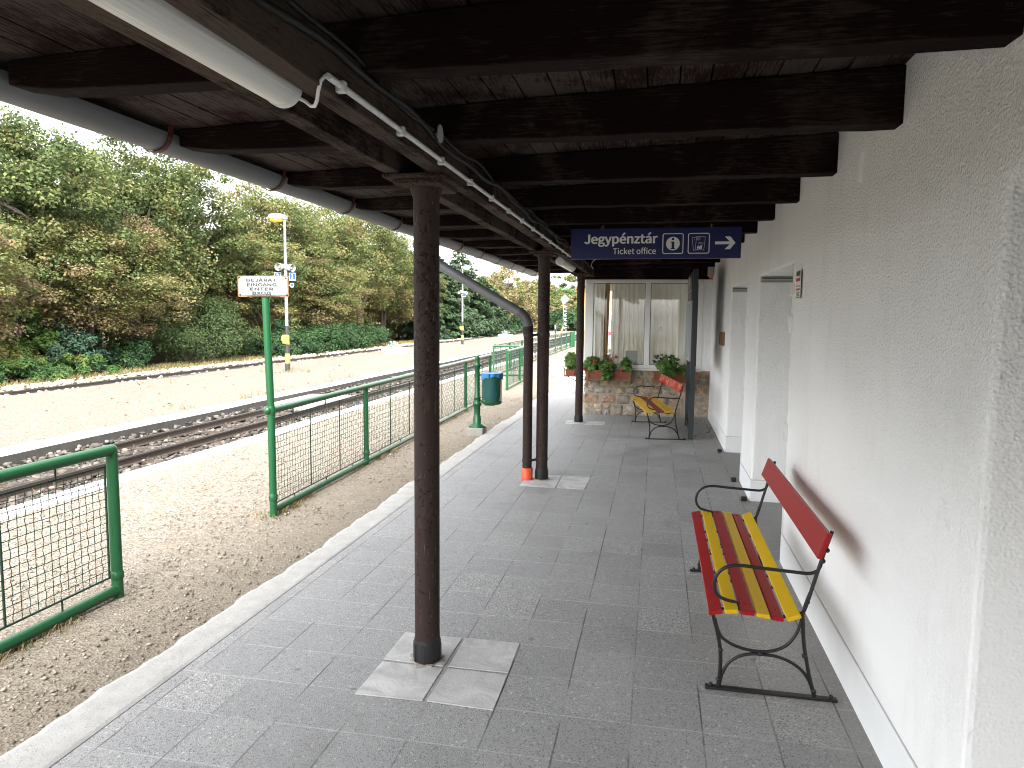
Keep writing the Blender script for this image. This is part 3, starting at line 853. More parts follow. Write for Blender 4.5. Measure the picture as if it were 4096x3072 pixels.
# tube lamps, conduits and cables under the beams
def tube_lamp(y0, y1, x, z, label, r=.053):
    t = empty('tube_lamp', (x, (y0+y1)/2, z), label, 'tube lamp', 'tube lamps under the canopy beams')
    mb = MB(); mb.tube([(x, y0+.03, z), (x, y1-.03, z)], r, 28); mb.build('diffuser', M['diffuser'], t)
    for a, b in ((y0, y0+.034), (y1, y1-.034)):
        s = 1 if b > a else -1
        mb = MB(); mb.tube([(x, a, z), (x, a+s*.012, z), (x, b, z)], [r-.006, r+.003, r+.003], 28); mb.build('end_cap', M['white_plastic'], t)
    mb = MB(); mb.box(x-.03, x+.03, y0+.08, y1-.08, z+r-.012, z+r+.012); mb.build('housing', M['white_plastic'], t)
tube_lamp(.40, 1.93, -1.055, 2.338, 'long grey-white tube lamp overhead between the two beams, nearest the camera')
tube_lamp(8.50, 9.70, bx(9)-.0, bz(9)+.0, 'small distant tube lamp just left of the blue hanging sign')
def conduit_pts(y): return (bx(y)+.135+.014, y, bz(y)+.03)
t = empty('cable_conduit', conduit_pts(1.85), 'white plastic cable conduit clipped along the side of the beam', 'conduit')
mb = MB(); mb.tube([conduit_pts(1.85), conduit_pts(5), conduit_pts(8.4)], .0095, 12); mb.build('tube', M['white_plastic'], t)
y = 1.94
while y < 8.4:
    X, _, Z = conduit_pts(y)
    MB().box(X-.015, X+.013, y-.012, y+.012, Z-.018, Z+.013).build('clip', M['white_plastic'], t, bev=.003)
    y += .50
X, _, Z = conduit_pts(1.85)
tag(MB().tube([(X, 1.92, Z), (X, 1.86, Z), (X-.003, 1.838, Z-.004), (X-.012, 1.832, Z-.018), (X-.026, 1.845, Z-.040), (X-.042, 1.870, Z-.056), (X-.062, 1.895, Z-.063), (X-.084, 1.915, Z-.056), (X-.105, 1.925, Z-.040), (-1.045, 1.92, 2.325)], .0052, 10).build('lamp_cable', M['white_plastic'], org=(X, 1.9, Z)), 'short grey cable looping from the overhead tube lamp into the conduit', 'cable')
def sag(y, a, ph): return bz(y)+.105+a+.016*math.sin(y*3.3+ph)+.010*math.sin(y*7.9+ph*2)
for a, ph, rr, lb in ((.0, 0, .011, 'thick black cable sagging along the beam above the white conduit'), (.028, 2, .008, 'thin black cable along the beam, upper of the two sagging lines')):
    mb = MB(); mb.tube([(bx(y_)+.135+rr+.004*math.sin(y_*4+ph)+.004, y_, sag(y_, a, ph)) for y_ in [1+i*.13 for i in range(78)]], rr, 8)
    tag(mb.build('beam_cable', M['cable_black'], org=(-.9, 3, 2.42)), lb, 'cable', 'black cables on the beam')
mb = MB(); mb.tube([(-.920, 2.86, 2.430), (-.889, 2.86, 2.430)], .012, 12); mb.tube([(-.889, 2.86, 2.436), (-.884, 2.86, 2.436)], .036, 24); tag(mb.build('round_plate', M['off_white'], org=(-.91, 2.86, 2.44)), 'small round white plate on the side of the beam', 'plate')
t = empty('wall_conduit', (0, 10.07, 2.52), 'thin white conduit across the dark rafter below the blue sign', 'conduit')
mb = MB(); mb.tube([(-.80, 10.07, 2.515), (.55, 10.07, 2.53), (.86, 10.07, 2.545)], .010, 10); mb.build('tube', M['white_plastic'], t)
for x in (-.78, -.1, .52): MB().box(x-.012, x+.012, 10.055, 10.09, 2.50, 2.537).build('clip', M['white_plastic'], t)
mb = MB(); mb.tube([(-.80, 10.07, 2.515), (-.86, 10.07, 2.50), (-.905, 10.06, 2.46), (-.92, 10.05, 2.41), (-.89, 10.05, 2.36)], .005, 8)
tag(mb.build('loose_cable', M['white_plastic'], org=(-.86, 10.07, 2.5)), 'thin white cable hanging in a curve from the wall conduit', 'cable')
# ------------------------------------------------------------------ station building
bld = empty('station_building', (3, 7, 0), 'white roughcast station building with deep doorways and a bay window on a rubble base', 'building')
XW = .90
doors = [(.52, 2.15), (5.13, 6.81), (7.64, 9.272)]
dh = 2.075
def notch(y, s): return y
poly = [(-8, -.25)]
for a, b in doors: poly += [(a, -.25), (a, dh), (b, dh), (b, -.25)]
poly += [(18, -.25), (18, 3.9), (-8, 3.9)]
MB().prism(poly, 'x', XW, 1.42).build('wall', M['stucco'], bld, bev=.018)
MB().box(1.42, 7, -8, 18, -.25, 3.9).build('inner_block', M['stucco'], bld)
e = [-8]+[v for d_ in doors for v in d_]+[12.36]
for i in range(0, len(e), 2):
    a, b = e[i], e[i+1]
    MB().box(XW-.007, 1.36, a-.006 if i else a, b+.006 if i < len(e)-2 else b, -.02, .198).build('plinth', M['plinth'], bld, bev=.008)
    MB().box(XW-.0035, 1.35, a-.003 if i else a, b+.003 if i < len(e)-2 else b, .199, .2045).build('plinth_joint', M['plaster_grey'], bld)
for i, (a, b) in enumerate(doors):
    dm = MB().box(1.30, 1.34, a+.05, b-.05, .012, dh-.05).build('door', M['door_white'], bld, bev=.004)
    mb = MB()
    for (p, q) in ((a+.12, (a+b)/2-.06), ((a+b)/2+.06, b-.12)): mb.box(1.292, 1.299, p, q, .25, 1.0).box(1.292, 1.299, p, q, 1.12, 1.9)
    mb.build('panel', M['white_paint'], dm, bev=.003)
    mb = MB().tube([(1.30, (a+b)/2+.04, 1.03), (1.25, (a+b)/2+.04, 1.03), (1.25, (a+b)/2+.15, 1.03)], .010, 10); mb.build('handle', M['zinc'], dm)
    # white frame strip on the near reveal with its latch boxes
    fm = MB().box(XW-.004, XW+.055, a-.035, a+.012, .20, dh-.02).build('door_frame', M['white_plastic'], bld, bev=.003)
    for z0, z1 in ((1.86, 1.93), (1.60, 1.72), (.86, .98)):
        MB().box(XW-.020, XW+.035, a-.052, a+.024, z0, z1).build('latch_box', M['white_plastic'], fm, bev=.005)
    if i == 0: continue
    lm = MB().box(XW+.01, 1.29, b-.030, b-.001, dh-.055, dh-.004).build('lintel_strip', M['off_white'], bld, bev=.002)
    MB().box(XW+.015, 1.285, b-.0335, b-.0305, dh-.046, dh-.040).box(XW+.02, 1.285, b-.0335, b-.0305, dh-.022, dh-.012).build('slot', M['sleeve_black'], lm)
# a plaster scar on the wall
mb = MB(); mb.add([(XW-.010, 3.555, 2.45), (XW-.010, 3.60, 2.455), (XW-.010, 3.605, 2.33), (XW-.010, 3.575, 2.325), (XW+.01, 3.545, 2.46), (XW+.01, 3.61, 2.465), (XW+.01, 3.615, 2.32), (XW+.01, 3.565, 2.315)],
   [(0,1,2,3),(0,4,5,1),(1,5,6,2),(2,6,7,3),(3,7,4,0)]); mb.build('plaster_scar', M['plinth'], bld)
# bay: rubble base made of single hewn stones in mortar
BX0, BX1, BY = -1.21, .90, 12.36
MB().box(BX0+.012, BX1+.02, BY+.017, 17.9, -.05, .80).build('base_core', M['mortar'], bld)
g = np.random.default_rng(11)
V = []; F = []; T = []
def hewn(x0, x1, z0, z1, y, side=False):
    nx, nz = 7, 6; base = len(V); j = g.uniform(-.02, .02, 8); bulge = g.uniform(.018, .05); tone = g.random()
    ph = g.uniform(0, 6, 4)
    for iz in range(nz+1):
        for ix in range(nx+1):
            u, v = ix/nx, iz/nz
            X = (x0+j[0])*(1-u)*(1-v)+(x1+j[1])*u*(1-v)+(x0+j[2])*(1-u)*v+(x1+j[3])*u*v
            Z = (z0+j[4]*.7)*(1-u)*(1-v)+(z0+j[5]*.7)*u*(1-v)+(z1+j[6]*.7)*(1-u)*v+(z1+j[7]*.7)*u*v
            e_ = min(u, 1-u)*2; f_ = min(v, 1-v)*2
            k = min(1, e_*2.6)**.7*min(1, f_*2.6)**.7
            d_ = bulge*k*(.75+.35*math.sin(u*5+ph[0])*math.cos(v*4+ph[1]))+g.uniform(-.004, .004)*k
            if e_ == 0 or f_ == 0: d_ = -.003
            # the corners are rounded off
            cx_, cz_ = (u-.5)*2, (v-.5)*2; rr = (abs(cx_)**5+abs(cz_)**5)
            s = 1-.055*max(0, rr-.8)
            Xc, Zc = (x0+x1)/2, (z0+z1)/2
            X = Xc+(X-Xc)*s; Z = Zc+(Z-Zc)*s
            V.append((X, y-d_, Z) if not side else (BX0+.02-d_, X, Z))
    for iz in range(nz):
        for ix in range(nx):
            a = base+iz*(nx+1)+ix; F.append((a, a+1, a+nx+2, a+nx+1) if not side else (a+1, a, a+nx+1, a+nx+2)); T.append(tone)
for side, (s0, s1) in ((False, (BX0-.01, BX1)), (True, (BY, 17.8))):
    z = -.01
    for h in (.20, .17, .145, .165, .13):
        x = s0
        while x < s1-.03:
            wd = g.uniform(.14, .40); wd = min(wd, s1-x)
            if s1-x-wd < .09: wd = s1-x
            if h > .15 and g.random() < .22:
                hh = h*g.uniform(.4, .6); hewn(x+.003, x+wd-.003, z+.003, z+hh-.003, BY+.02, side); hewn(x+.003, x+wd-.003, z+hh+.003, z+h-.003, BY+.02, side)
            else: hewn(x+.003, x+wd-.003, z+.003, z+h-.003, BY+.02, side)
            x += wd
        z += h
me = quads_mesh('stone_base', np.array(V), np.array(F), np.array(T))
me.polygons.foreach_set('use_smooth', [True]*len(F))
so_ = link_mesh('stone_base', me, M['rubble_stone'], bld); so_.location = -Vector((3, 7, 0))
# window front and side
def window(name, plane, a0, a1, z0, z1, splits, fw, t0, t1):
    """frame in the plane y=const ('y') or x=const ('x'), between a0..a1"""
    def B(mb, p, q, za, zb, d0=t0, d1=t1):
        return mb.box(p, q, d0, d1, za, zb) if plane == 'y' else mb.box(d0, d1, p, q, za, zb)
    mb = MB(); B(mb, a0, a1, z1-.055, z1); B(mb, a0, a1, z0+.02, z0+.085)
    xs = [a0]+list(splits)+[a1]
    B(mb, a0, a0+fw[0], z0+.085, z1-.055); B(mb, a1-fw[1], a1, z0+.085, z1-.055)
    for s in splits: B(mb, s-.046, s+.046, z0+.085, z1-.055)
    f = mb.build('window', M['white_plastic'], bld, bev=.006)
    mb = MB(); dd = .05 if plane == 'y' else .04
    B(mb, a0-.005, a1+.005, z0-.01, z0+.0195, t0-dd, t1+.05); mb.build('sill', M['white_paint'], f, bev=.005)
    edges = [a0+fw[0]]+[v for s in splits for v in (s-.046, s+.046)]+[a1-fw[1]]
    for i in range(0, len(edges), 2):
        tm = (t0+t1)/2
        mb = MB(); p, q = edges[i], edges[i+1]; za, zb = z0+.085, z1-.055
        mb.add([(p, tm, za), (q, tm, za), (q, tm, zb), (p, tm, zb)] if plane == 'y' else [(tm, p, za), (tm, q, za), (tm, q, zb), (tm, p, zb)], [(0,1,2,3)])
        mb.build('pane', M['window_glass'], f)
        mb = MB()
        B(mb, p, p+.008, za, zb, tm-.022, tm-.004); B(mb, q-.008, q, za, zb, tm-.022, tm-.004); B(mb, p+.008, q-.008, za, za+.008, tm-.022, tm-.004); B(mb, p+.008, q-.008, zb-.008, zb, tm-.022, tm-.004)
        mb.build('gasket', M['sleeve_black'], f)
    return f
window('window', 'y', -1.222, .755, .80, 2.325, (-.156,), (.145, .085), 12.34, 12.41)
window('window', 'x', 12.41, 17.7, .80, 2.325, (13.8, 15.1, 16.4), (.07, .07), -1.222, -1.152)
MB().box(.755, .91, 12.35, 12.42, .80, 2.36).build('return_wall', M['stucco'], bld)
MB().box(-1.25, .9, 12.345, 17.9, 2.328, 2.42).build('bay_ceiling', M['interior_wall'], bld)
MB().box(-1.15, 1.41, 17.72, 17.9, -.05, .9).box(.25, 1.41, 17.72, 17.9, .9, 2.40).build('back_wall', M['interior_wall'], bld)
MB().box(1.385, 1.415, 12.42, 17.7, .8, 2.33).box(.885, .899, 12.45, 17.7, .0, 2.33).build('room_wall', M['interior_wall'], bld)
MB().box(.70, .884, 12.9, 13.3, 1.28, 1.32).build('shelf', M['anthracite'], bld)
# curtains: pleated cloth, each hung on its own
def drape(x0, x1, y, mat, label, folds, amp, seed):
    def f(u, v):
        x = x0+(x1-x0)*u; k = .55+.45*(1-v)
        ph = seed+.5*math.sin(v*2+seed)
        d_ = amp*(math.sin(u*folds*6.283+ph)+.45*math.sin(u*folds*2.1*6.283+ph*1.7)+.3*math.sin(u*folds*.6*6.283+seed))*(.6+.55*(1-v))
        return (x+.012*math.sin(v*3+u*9+seed), y+d_, .86+1.42*v)
    o = MB().sheet(f, int(folds*18), 16).build('curtain', M[mat], org=((x0+x1)/2, y, .86), fix=False)
    return tag(o, label, 'curtain', 'curtains behind the bay window')
drape(-1.10, -.90, 12.62, 'curtain_cloth', 'narrow white curtain at the left edge of the bay window', 2.5, .014, 1)
drape(-.955, -.835, 12.75, 'tan_cloth', 'narrow tan curtain beside the bright gap in the bay window', 2, .018, 2)
drape(-.775, -.135, 12.60, 'curtain_cloth', 'wide cream pleated curtain behind the left pane, above the red geraniums', 7.3, .030, 3)
drape(-.13, .62, 12.60, 'curtain_cloth', 'wide cream curtain behind the right pane, beyond the red and yellow bench', 6.2, .024, 4)
mb = MB(); mb.box(-.513, -.313, 12.455, 12.461, .893, 1.118); tag(mb.build('notice_card', M['grey_notice'], org=(-.41, 12.46, .89)), 'plain grey-green card standing inside the window behind the flower box', 'notice')
mb = MB(); mb.tube([(.07+.018*math.cos(a), 12.43, 1.50+.026*math.sin(a)) for a in [k*.5236 for k in range(12)]], .003, 6, closed=True)
tag(mb.build('ring_mark', M['anthracite'], org=(.07, 12.43, 1.5)), 'small dark ring on the right window pane', 'ring')
# wall fittings
t = empty('alarm_beacon', (.86, 12.25, 2.45), 'grey alarm box with an orange lamp below it, high in the corner by the window', 'alarm beacon')
MB().box(.80, .895, 12.10, 12.25, 2.375, 2.56).build('housing', M['off_white'], t, bev=.012)
mb = MB(); mb.ball((.85, 12.17, 2.365), .036, 14, 8, (1, 1, .8)); mb.build('lamp', M['orange_lens'], t)
t = empty('junction_box', (.9, 10.1, 1.42), 'small brown wooden box fixed to the white wall near the far bench', 'box')
MB().box(.862, .899, 9.90, 10.28, 1.325, 1.505).build('case', M['wood_brown'], t, bev=.004)
MB().box(.857, .8615, 9.93, 9.945, 1.34, 1.49).box(.857, .8615, 10.23, 10.245, 1.34, 1.49).build('strap', M['sleeve_black'], t)
t = empty('wall_sticker', (.9, 4.88, 1.92), 'narrow black, red and white notice strip stuck on the rough wall beside the doorway', 'sticker')
MB().box(XW-.016, XW-.012, 4.815, 4.95, 1.828, 2.010).build('sheet', M['white_paint'], t)
mb = MB(); mb.box(XW-.0175, XW-.0163, 4.82, 4.945, 1.972, 2.002); mb.build('black_band', M['letter_black'], t)
mb = MB(); mb.box(XW-.0175, XW-.0163, 4.82, 4.945, 1.937, 1.958).box(XW-.0175, XW-.0163, 4.82, 4.945, 1.880, 1.892).box(XW-.0175, XW-.0163, 4.82, 4.945, 1.904, 1.910); mb.build('red_band', M['red_print'], t)
mb = MB()
for z in (1.832, 1.842, 1.852, 1.862): mb.box(XW-.0175, XW-.0163, 4.83, 4.86+rnd.random()*.07, z, z+.005)
mb.build('small_print', M['letter_black'], t)
for (x, y, lb) in ((.83, 9.24, 'small black door stop on the floor at the farthest doorway pier'), (.835, 7.60, 'small black door stop on the floor at the near edge of the middle pier'), (.845, 6.80, 'small black door stop at the corner beyond the bench armrest')):
    mb = MB(); mb.box(x-.028, x+.022, y-.03, y+.03, 0.001, .042); tag(mb.build('door_stop', M['sleeve_black'], bev=.008, org=(x, y, 0)), lb, 'door stop', 'door stops along the wall')

# ------------------------------------------------------------------ hanging sign
SY = 6.16; SX0, SX1, SZ0, SZ1 = -.740, .661, 2.190, 2.444
t = empty('direction_sign', (-.04, SY, 2.44), 'dark blue ticket office sign with white lettering, hung below the canopy rafters', 'sign')
MB().box(SX0, SX1, SY, SY+.05, SZ0, SZ1).build('panel', M['sign_blue'], t, bev=.003)
FY = SY-.0025
kx = (SX1-SX0)/1882; kz = .254/333
def sx(px): return SX0+(px-233)*kx
text_mesh('Jegypénztár', 827*kx, 103*kz, sx(385), SZ1-167*kz, FY, bold=.055).build('lettering', M['letter_white'], t, fix=False)
text_mesh('Ticket office', 480*kx, 64*kz, sx(715), SZ1-283*kz, FY, bold=.012).build('lettering', M['letter_white'], t, fix=False)
def rrect(x0, x1, z0, z1, r, n=6):
    pts = []
    for cx, cz, a0 in ((x1-r, z1-r, 0), (x0+r, z1-r, 90), (x0+r, z0+r, 180), (x1-r, z0+r, 270)):
        for i in range(n+1):
            a = R(a0+90*i/n); pts.append((cx+r*math.cos(a), cz+r*math.sin(a)))
    return pts
def flat(mb, poly, y=FY): return mb.add([(p[0], y, p[1]) for p in poly], [tuple(range(len(poly)))])
def ringflat(mb, A, B, y=FY):
    n = len(A); vs = [(p[0], y, p[1]) for p in A]+[(p[0], y, p[1]) for p in B]
    return mb.add(vs, [(i, (i+1) % n, n+(i+1) % n, n+i) for i in range(n)])
def frame_icon(mb, x0, x1, z0, z1, w_=.007, r_=.018):
    ringflat(mb, rrect(x0, x1, z0, z1, r_), rrect(x0+w_, x1-w_, z0+w_, z1-w_, r_-w_))
zt_, zb_ = SZ1-62*kz, SZ1-284*kz
mb = MB(); x0, x1 = sx(1265), sx(1495); frame_icon(mb, x0, x1, zb_, zt_)
cx, cz = (x0+x1)/2, (zt_+zb_)/2; rr = 75*kx
circ = lambda cx, cz, r, n=36: [(cx+r*math.cos(6.28319*i/n), cz+r*math.sin(6.28319*i/n)) for i in range(n)]
flat(mb, circ(cx, cz, rr)); mb.build('info_symbol', M['letter_white'], t)
mb = MB(); y2 = FY-.0015
flat(mb, circ(cx, cz+.037, .0105, 20), y2)
flat(mb, [(cx-.0185, cz+.016), (cx+.011, cz+.016), (cx+.011, cz-.038), (cx+.0195, cz-.038), (cx+.0195, cz-.046), (cx-.0195, cz-.046), (cx-.0195, cz-.038), (cx-.010, cz-.038), (cx-.010, cz+.008), (cx-.0185, cz+.008)], y2)
mb.build('info_letter', M['sign_blue'], t)
mb = MB(); x0, x1 = sx(1543), sx(1778); frame_icon(mb, x0, x1, zb_, zt_)
cx, cz = (x0+x1)/2, (zt_+zb_)/2
def rotq(cx, cz, w_, h_, a): 
    return [(cx+math.cos(a)*p-math.sin(a)*q, cz+math.sin(a)*p+math.cos(a)*q) for p, q in ((-w_, -h_), (w_, -h_), (w_, h_), (-w_, h_))]
def outline(mb, cx, cz, w_, h_, a, t_=.0022): ringflat(mb, rotq(cx, cz, w_, h_, a), rotq(cx, cz, w_-t_, h_-t_, a))
outline(mb, cx-.016, cz-.001, .033, .053, R(9))
y3 = FY-.001
mb.build('ticket_symbol', M['letter_white'], t)
tc = (cx+.012, cz+.001); ta = R(-5)
mb = MB(); flat(mb, rotq(tc[0], tc[1], .036, .055, ta), y3); mb.build('ticket_face', M['sign_blue'], t)
mb = MB(); y4 = FY-.002
ringflat(mb, rotq(*tc, .036, .055, ta), rotq(*tc, .0338, .0528, ta), y4)
def loc(p, q): return (tc[0]+math.cos(ta)*p-math.sin(ta)*q, tc[1]+math.sin(ta)*p+math.cos(ta)*q)
ringflat(mb, circ(*loc(-.016, .035), .0125, 20), circ(*loc(-.016, .035), .0105, 20), y4)
for q in (.002, -.007): flat(mb, [loc(-.014, q), loc(.026, q), loc(.026, q+.0024), loc(-.014, q+.0024)], y4)
# little engine
flat(mb, [loc(-.022, -.040), loc(.018, -.040), loc(.018, -.016), loc(.004, -.016), loc(.004, -.028), loc(-.010, -.028), loc(-.010, -.020), loc(-.016, -.020), loc(-.016, -.028), loc(-.022, -.028)], y4)
for p in (-.014, 0, .012): flat(mb, circ(*loc(p, -.043), .0055, 14), y4-.0003)
mb.build('ticket_print', M['letter_white'], t)
for s, (x_, z_) in (('2', loc(-.0205, .0295)), ('1', (cx-.037, cz+.026))):
    text_mesh(s, .0085 if s == '2' else .005, .012, x_, z_, y4-.0005, bold=.01).build('ticket_number', M['letter_white'], t, fix=False)
mb = MB(); zc = SZ1-171*kz; x0, x1 = sx(1835), sx(2053)
flat(mb, [(x0, zc-.0115), (x1-.045, zc-.0115), (x1-.085, zc-.052), (x1-.042, zc-.052), (x1, zc), (x1-.042, zc+.052), (x1-.085, zc+.052), (x1-.045, zc+.0115), (x0, zc+.0115)])
mb.build('arrow', M['letter_white'], t)
for x in (-.47, .42):
    mb = MB(); mb.tube([(x, SY+.025, SZ1-.005), (x, SY+.025, SZ1+.03)], .004, 8)
    mb.tube([(x+.010*math.sin(a), SY-.06+.0, 2.462+.016*math.cos(a)-.018) for a in [k*.55 for k in range(11)]], .0018, 6); mb.build('hook', M['wood_brown'], t)

# ------------------------------------------------------------------ benches
def rod(mb, pts, y, w_=.012, d_=.026):
    for a, b in zip(pts, pts[1:]):
        mb.obox((a[0], y, a[1]), (b[0], y, b[1]), d_, w_, up=(b[1]-a[1] and 0 or 0, 0, 1) if abs(b[0]-a[0]) > abs(b[1]-a[1]) else (1, 0, 0))
def smooth(pts, n=5):
    out = []
    P = [Vector((p[0], p[1])) for p in pts]
    for i in range(len(P)-1):
        p0 = P[max(i-1, 0)]; p1 = P[i]; p2 = P[i+1]; p3 = P[min(i+2, len(P)-1)]
        for k in range(n):
            t_ = k/n
            q = .5*((2*p1)+(p2-p0)*t_+(2*p0-5*p1+4*p2-p3)*t_*t_+(3*p1-p0-3*p2+p3)*t_**3)
            out.append((q.x, q.y))
    out.append((P[-1].x, P[-1].y)); return out
LEGF = [(.287, .375), (.292, .34), (.308, .281), (.325, .20), (.330, .12), (.327, .06), (.321, .006)]
CARC = [(.298, .335), (.312, .285), (.335, .245), (.385, .215), (.44, .201), (.50, .197), (.56, .208), (.61, .237), (.648, .290), (.668, .350), (.682, .43), (.70, .49)]
ARCH = [(.328, .012), (.338, .07), (.365, .128), (.41, .165), (.46, .181), (.51, .184), (.57, .181), (.63, .162), (.68, .128), (.715, .08), (.738, .012)]
LEGR = [(.672, .395), (.678, .33), (.684, .26), (.698, .18), (.718, .09), (.742, .006)]
BACK = [(.660, .388), (.676, .40), (.692, .45), (.712, .53), (.735, .62), (.756, .70), (.778, .775)]
ARM = [(.740, .640), (.736, .612), (.722, .590), (.690, .577), (.62, .579), (.50, .585), (.40, .590), (.345, .580), (.308, .552), (.291, .51), (.294, .468), (.315, .438), (.350, .424), (.390, .416), (.402, .405), (.406, .385)]
SUP = [(.290, .372), (.34, .383), (.40, .386), (.46, .383), (.53, .374), (.58, .370), (.62, .375), (.655, .392)]
def side_frame(name, y, t, dx):
    mb = MB()
    for P, w_, d_ in ((LEGF, .014, .024), (CARC, .012, .024), (ARCH, .012, .024), (LEGR, .014, .024), (BACK, .014, .024), (SUP, .012, .026), (ARM, .013, .026)):
        q = [(p[0]+dx, p[1]) for p in smooth(P)]
        mb.tube([(a, y, b) for a, b in q], w_*.62, 8)
    for p in ((.328, .19), (.322, .05), (.686, .20), (.735, .04), (.76, .69), (.745, .64), (.69, .45), (.50, .19)):
        mb.ball((p[0]+dx, y-.008, p[1]), .011, 8, 6)
    f = mb.build(name, M['black_iron'], t)
    mb = MB(); mb.box(.265+dx, .835+dx, y-.016, y+.016, .001, .012)
    for x in (.29, .81): mb.lathe([(.010, .012), (.010, .024), (.004, .028)], (x+dx, y, 0), 8)
    mb.build('foot_bar', M['black_iron'], f, bev=.002)
    return f
def bench(x_off, y_off, slats, back, label, L=(3.165, 4.84), frames=(3.25, 4.79), th=.020, backz=(.668, .782)):
    t = empty('slatted_bench', (.5+x_off, 4+y_off, 0), label, 'bench', 'red and yellow benches')
    for y in frames: side_frame('side_frame', y+y_off, t, x_off)
    for (xa, za, xb, zb, mat) in slats:
        mb = MB(); sgx = xb-xa; sgz = zb-za; ln = math.hypot(sgx, sgz); nx, nz = -sgz/ln*th, sgx/ln*th
        ya, yb = L[0]+y_off+rnd.uniform(-.006, .006), L[1]+y_off+rnd.uniform(-.012, .012)
        poly = [(xa+x_off, za), (xb+x_off, zb), (xb+nx+x_off, zb+nz), (xa+nx+x_off, za+nz)]
        mb.prism(poly, 'y', ya, yb)
        s = mb.build('slat', M[mat], t, bev=.004)
        mb = MB()
        for y in frames:
            cx_ = (xa+xb)/2+nx+x_off; cz_ = (za+zb)/2+nz
            mb.ball((cx_, y+y_off, cz_), .008, 8, 5, (1, 1, .45))
        mb.build('bolt', M[mat], s)
    b0, b1 = Vector((.722+x_off, backz[0])), Vector((.760+x_off, backz[1])); dv = (b1-b0).normalized(); nn = Vector((-dv.y, dv.x))*.022
    poly = [tuple(b0), tuple(b1), tuple(b1+nn), tuple(b0+nn)]
    mb = MB(); mb.prism(poly, 'y', L[0]+y_off+.0, L[1]+y_off-.01); mb.build('backrest', M[back], t, bev=.004)
    mb = MB()
    for y in (frames[0]+.35, sum(frames)/2, frames[1]-.35): mb.tube([(a+x_off, y+y_off, b) for a, b in smooth(SUP, 3)], .007, 6)
    mb.build('cross_strap', M['black_iron'], t)
    return t
bench(0, 0, [(.266,.376,.325,.390,'red_paint'), (.332,.392,.391,.397,'yellow_paint'), (.399,.395,.458,.393,'red_paint'), (.465,.391,.522,.384,'yellow_paint'), (.528,.382,.580,.378,'red_paint'), (.597,.380,.654,.403,'yellow_paint')], 'red_paint',
      'freshly painted red and yellow slatted bench near the camera, in front of the white wall')
b2 = bench(-.395, 6.76, [(.262,.374,.392,.396,'worn_yellow'), (.398,.396,.505,.387,'worn_red_seat'), (.511,.386,.652,.392,'worn_yellow')], 'worn_red',
      'worn bench with peeling red and yellow boards in front of the bay window', L=(3.15, 4.95), frames=(3.25, 4.86))

b2.rotation_euler.z = R(8.6); b2.location = (.002, 10.765, 0)

# ------------------------------------------------------------------ information board
t = empty('information_board', (.5, 10.7, 0), 'tall anthracite information board on two posts behind the worn bench', 'information board')
for y in (10.16, 11.42): MB().box(.475, .545, y-.035, y+.035, .001, 2.36).build('post', M['anthracite'], t, bev=.004)
MB().box(.487, .533, 10.195, 11.385, .06, .13).build('foot_rail', M['anthracite'], t)
hb = MB().box(.462, .540, 10.197, 11.383, 1.955, 2.325).build('header', M['header_dark'], t, bev=.004)
mb = MB(); mb.box(.4595, .4615, 10.25, 11.33, 2.072, 2.078); mb.build('header_line', M['letter_white'], hb)
mb = MB(); mb.box(.4592, .4612, 10.98, 11.02, 2.11, 2.29).box(.4592, .4612, 10.80, 10.96, 2.26, 2.29).box(.4592, .4612, 10.80, 10.83, 2.18, 2.259).box(.4592, .4612, 10.83, 10.96, 2.18, 2.21).box(.4592, .4612, 10.66, 10.78, 2.21, 2.225).box(.4592, .4612, 10.71, 10.73, 2.17, 2.209).box(.4592, .4612, 10.71, 10.73, 2.226, 2.26); mb.build('header_mark', M['letter_white'], hb)
cs = MB().box(.445, .53, 10.20, 11.38, 1.085, 1.935).build('display_case', M['off_white'], t, bev=.006)
MB().box(.439, .4445, 10.25, 11.33, 1.13, 1.89).build('poster', M['grey_notice'], cs)
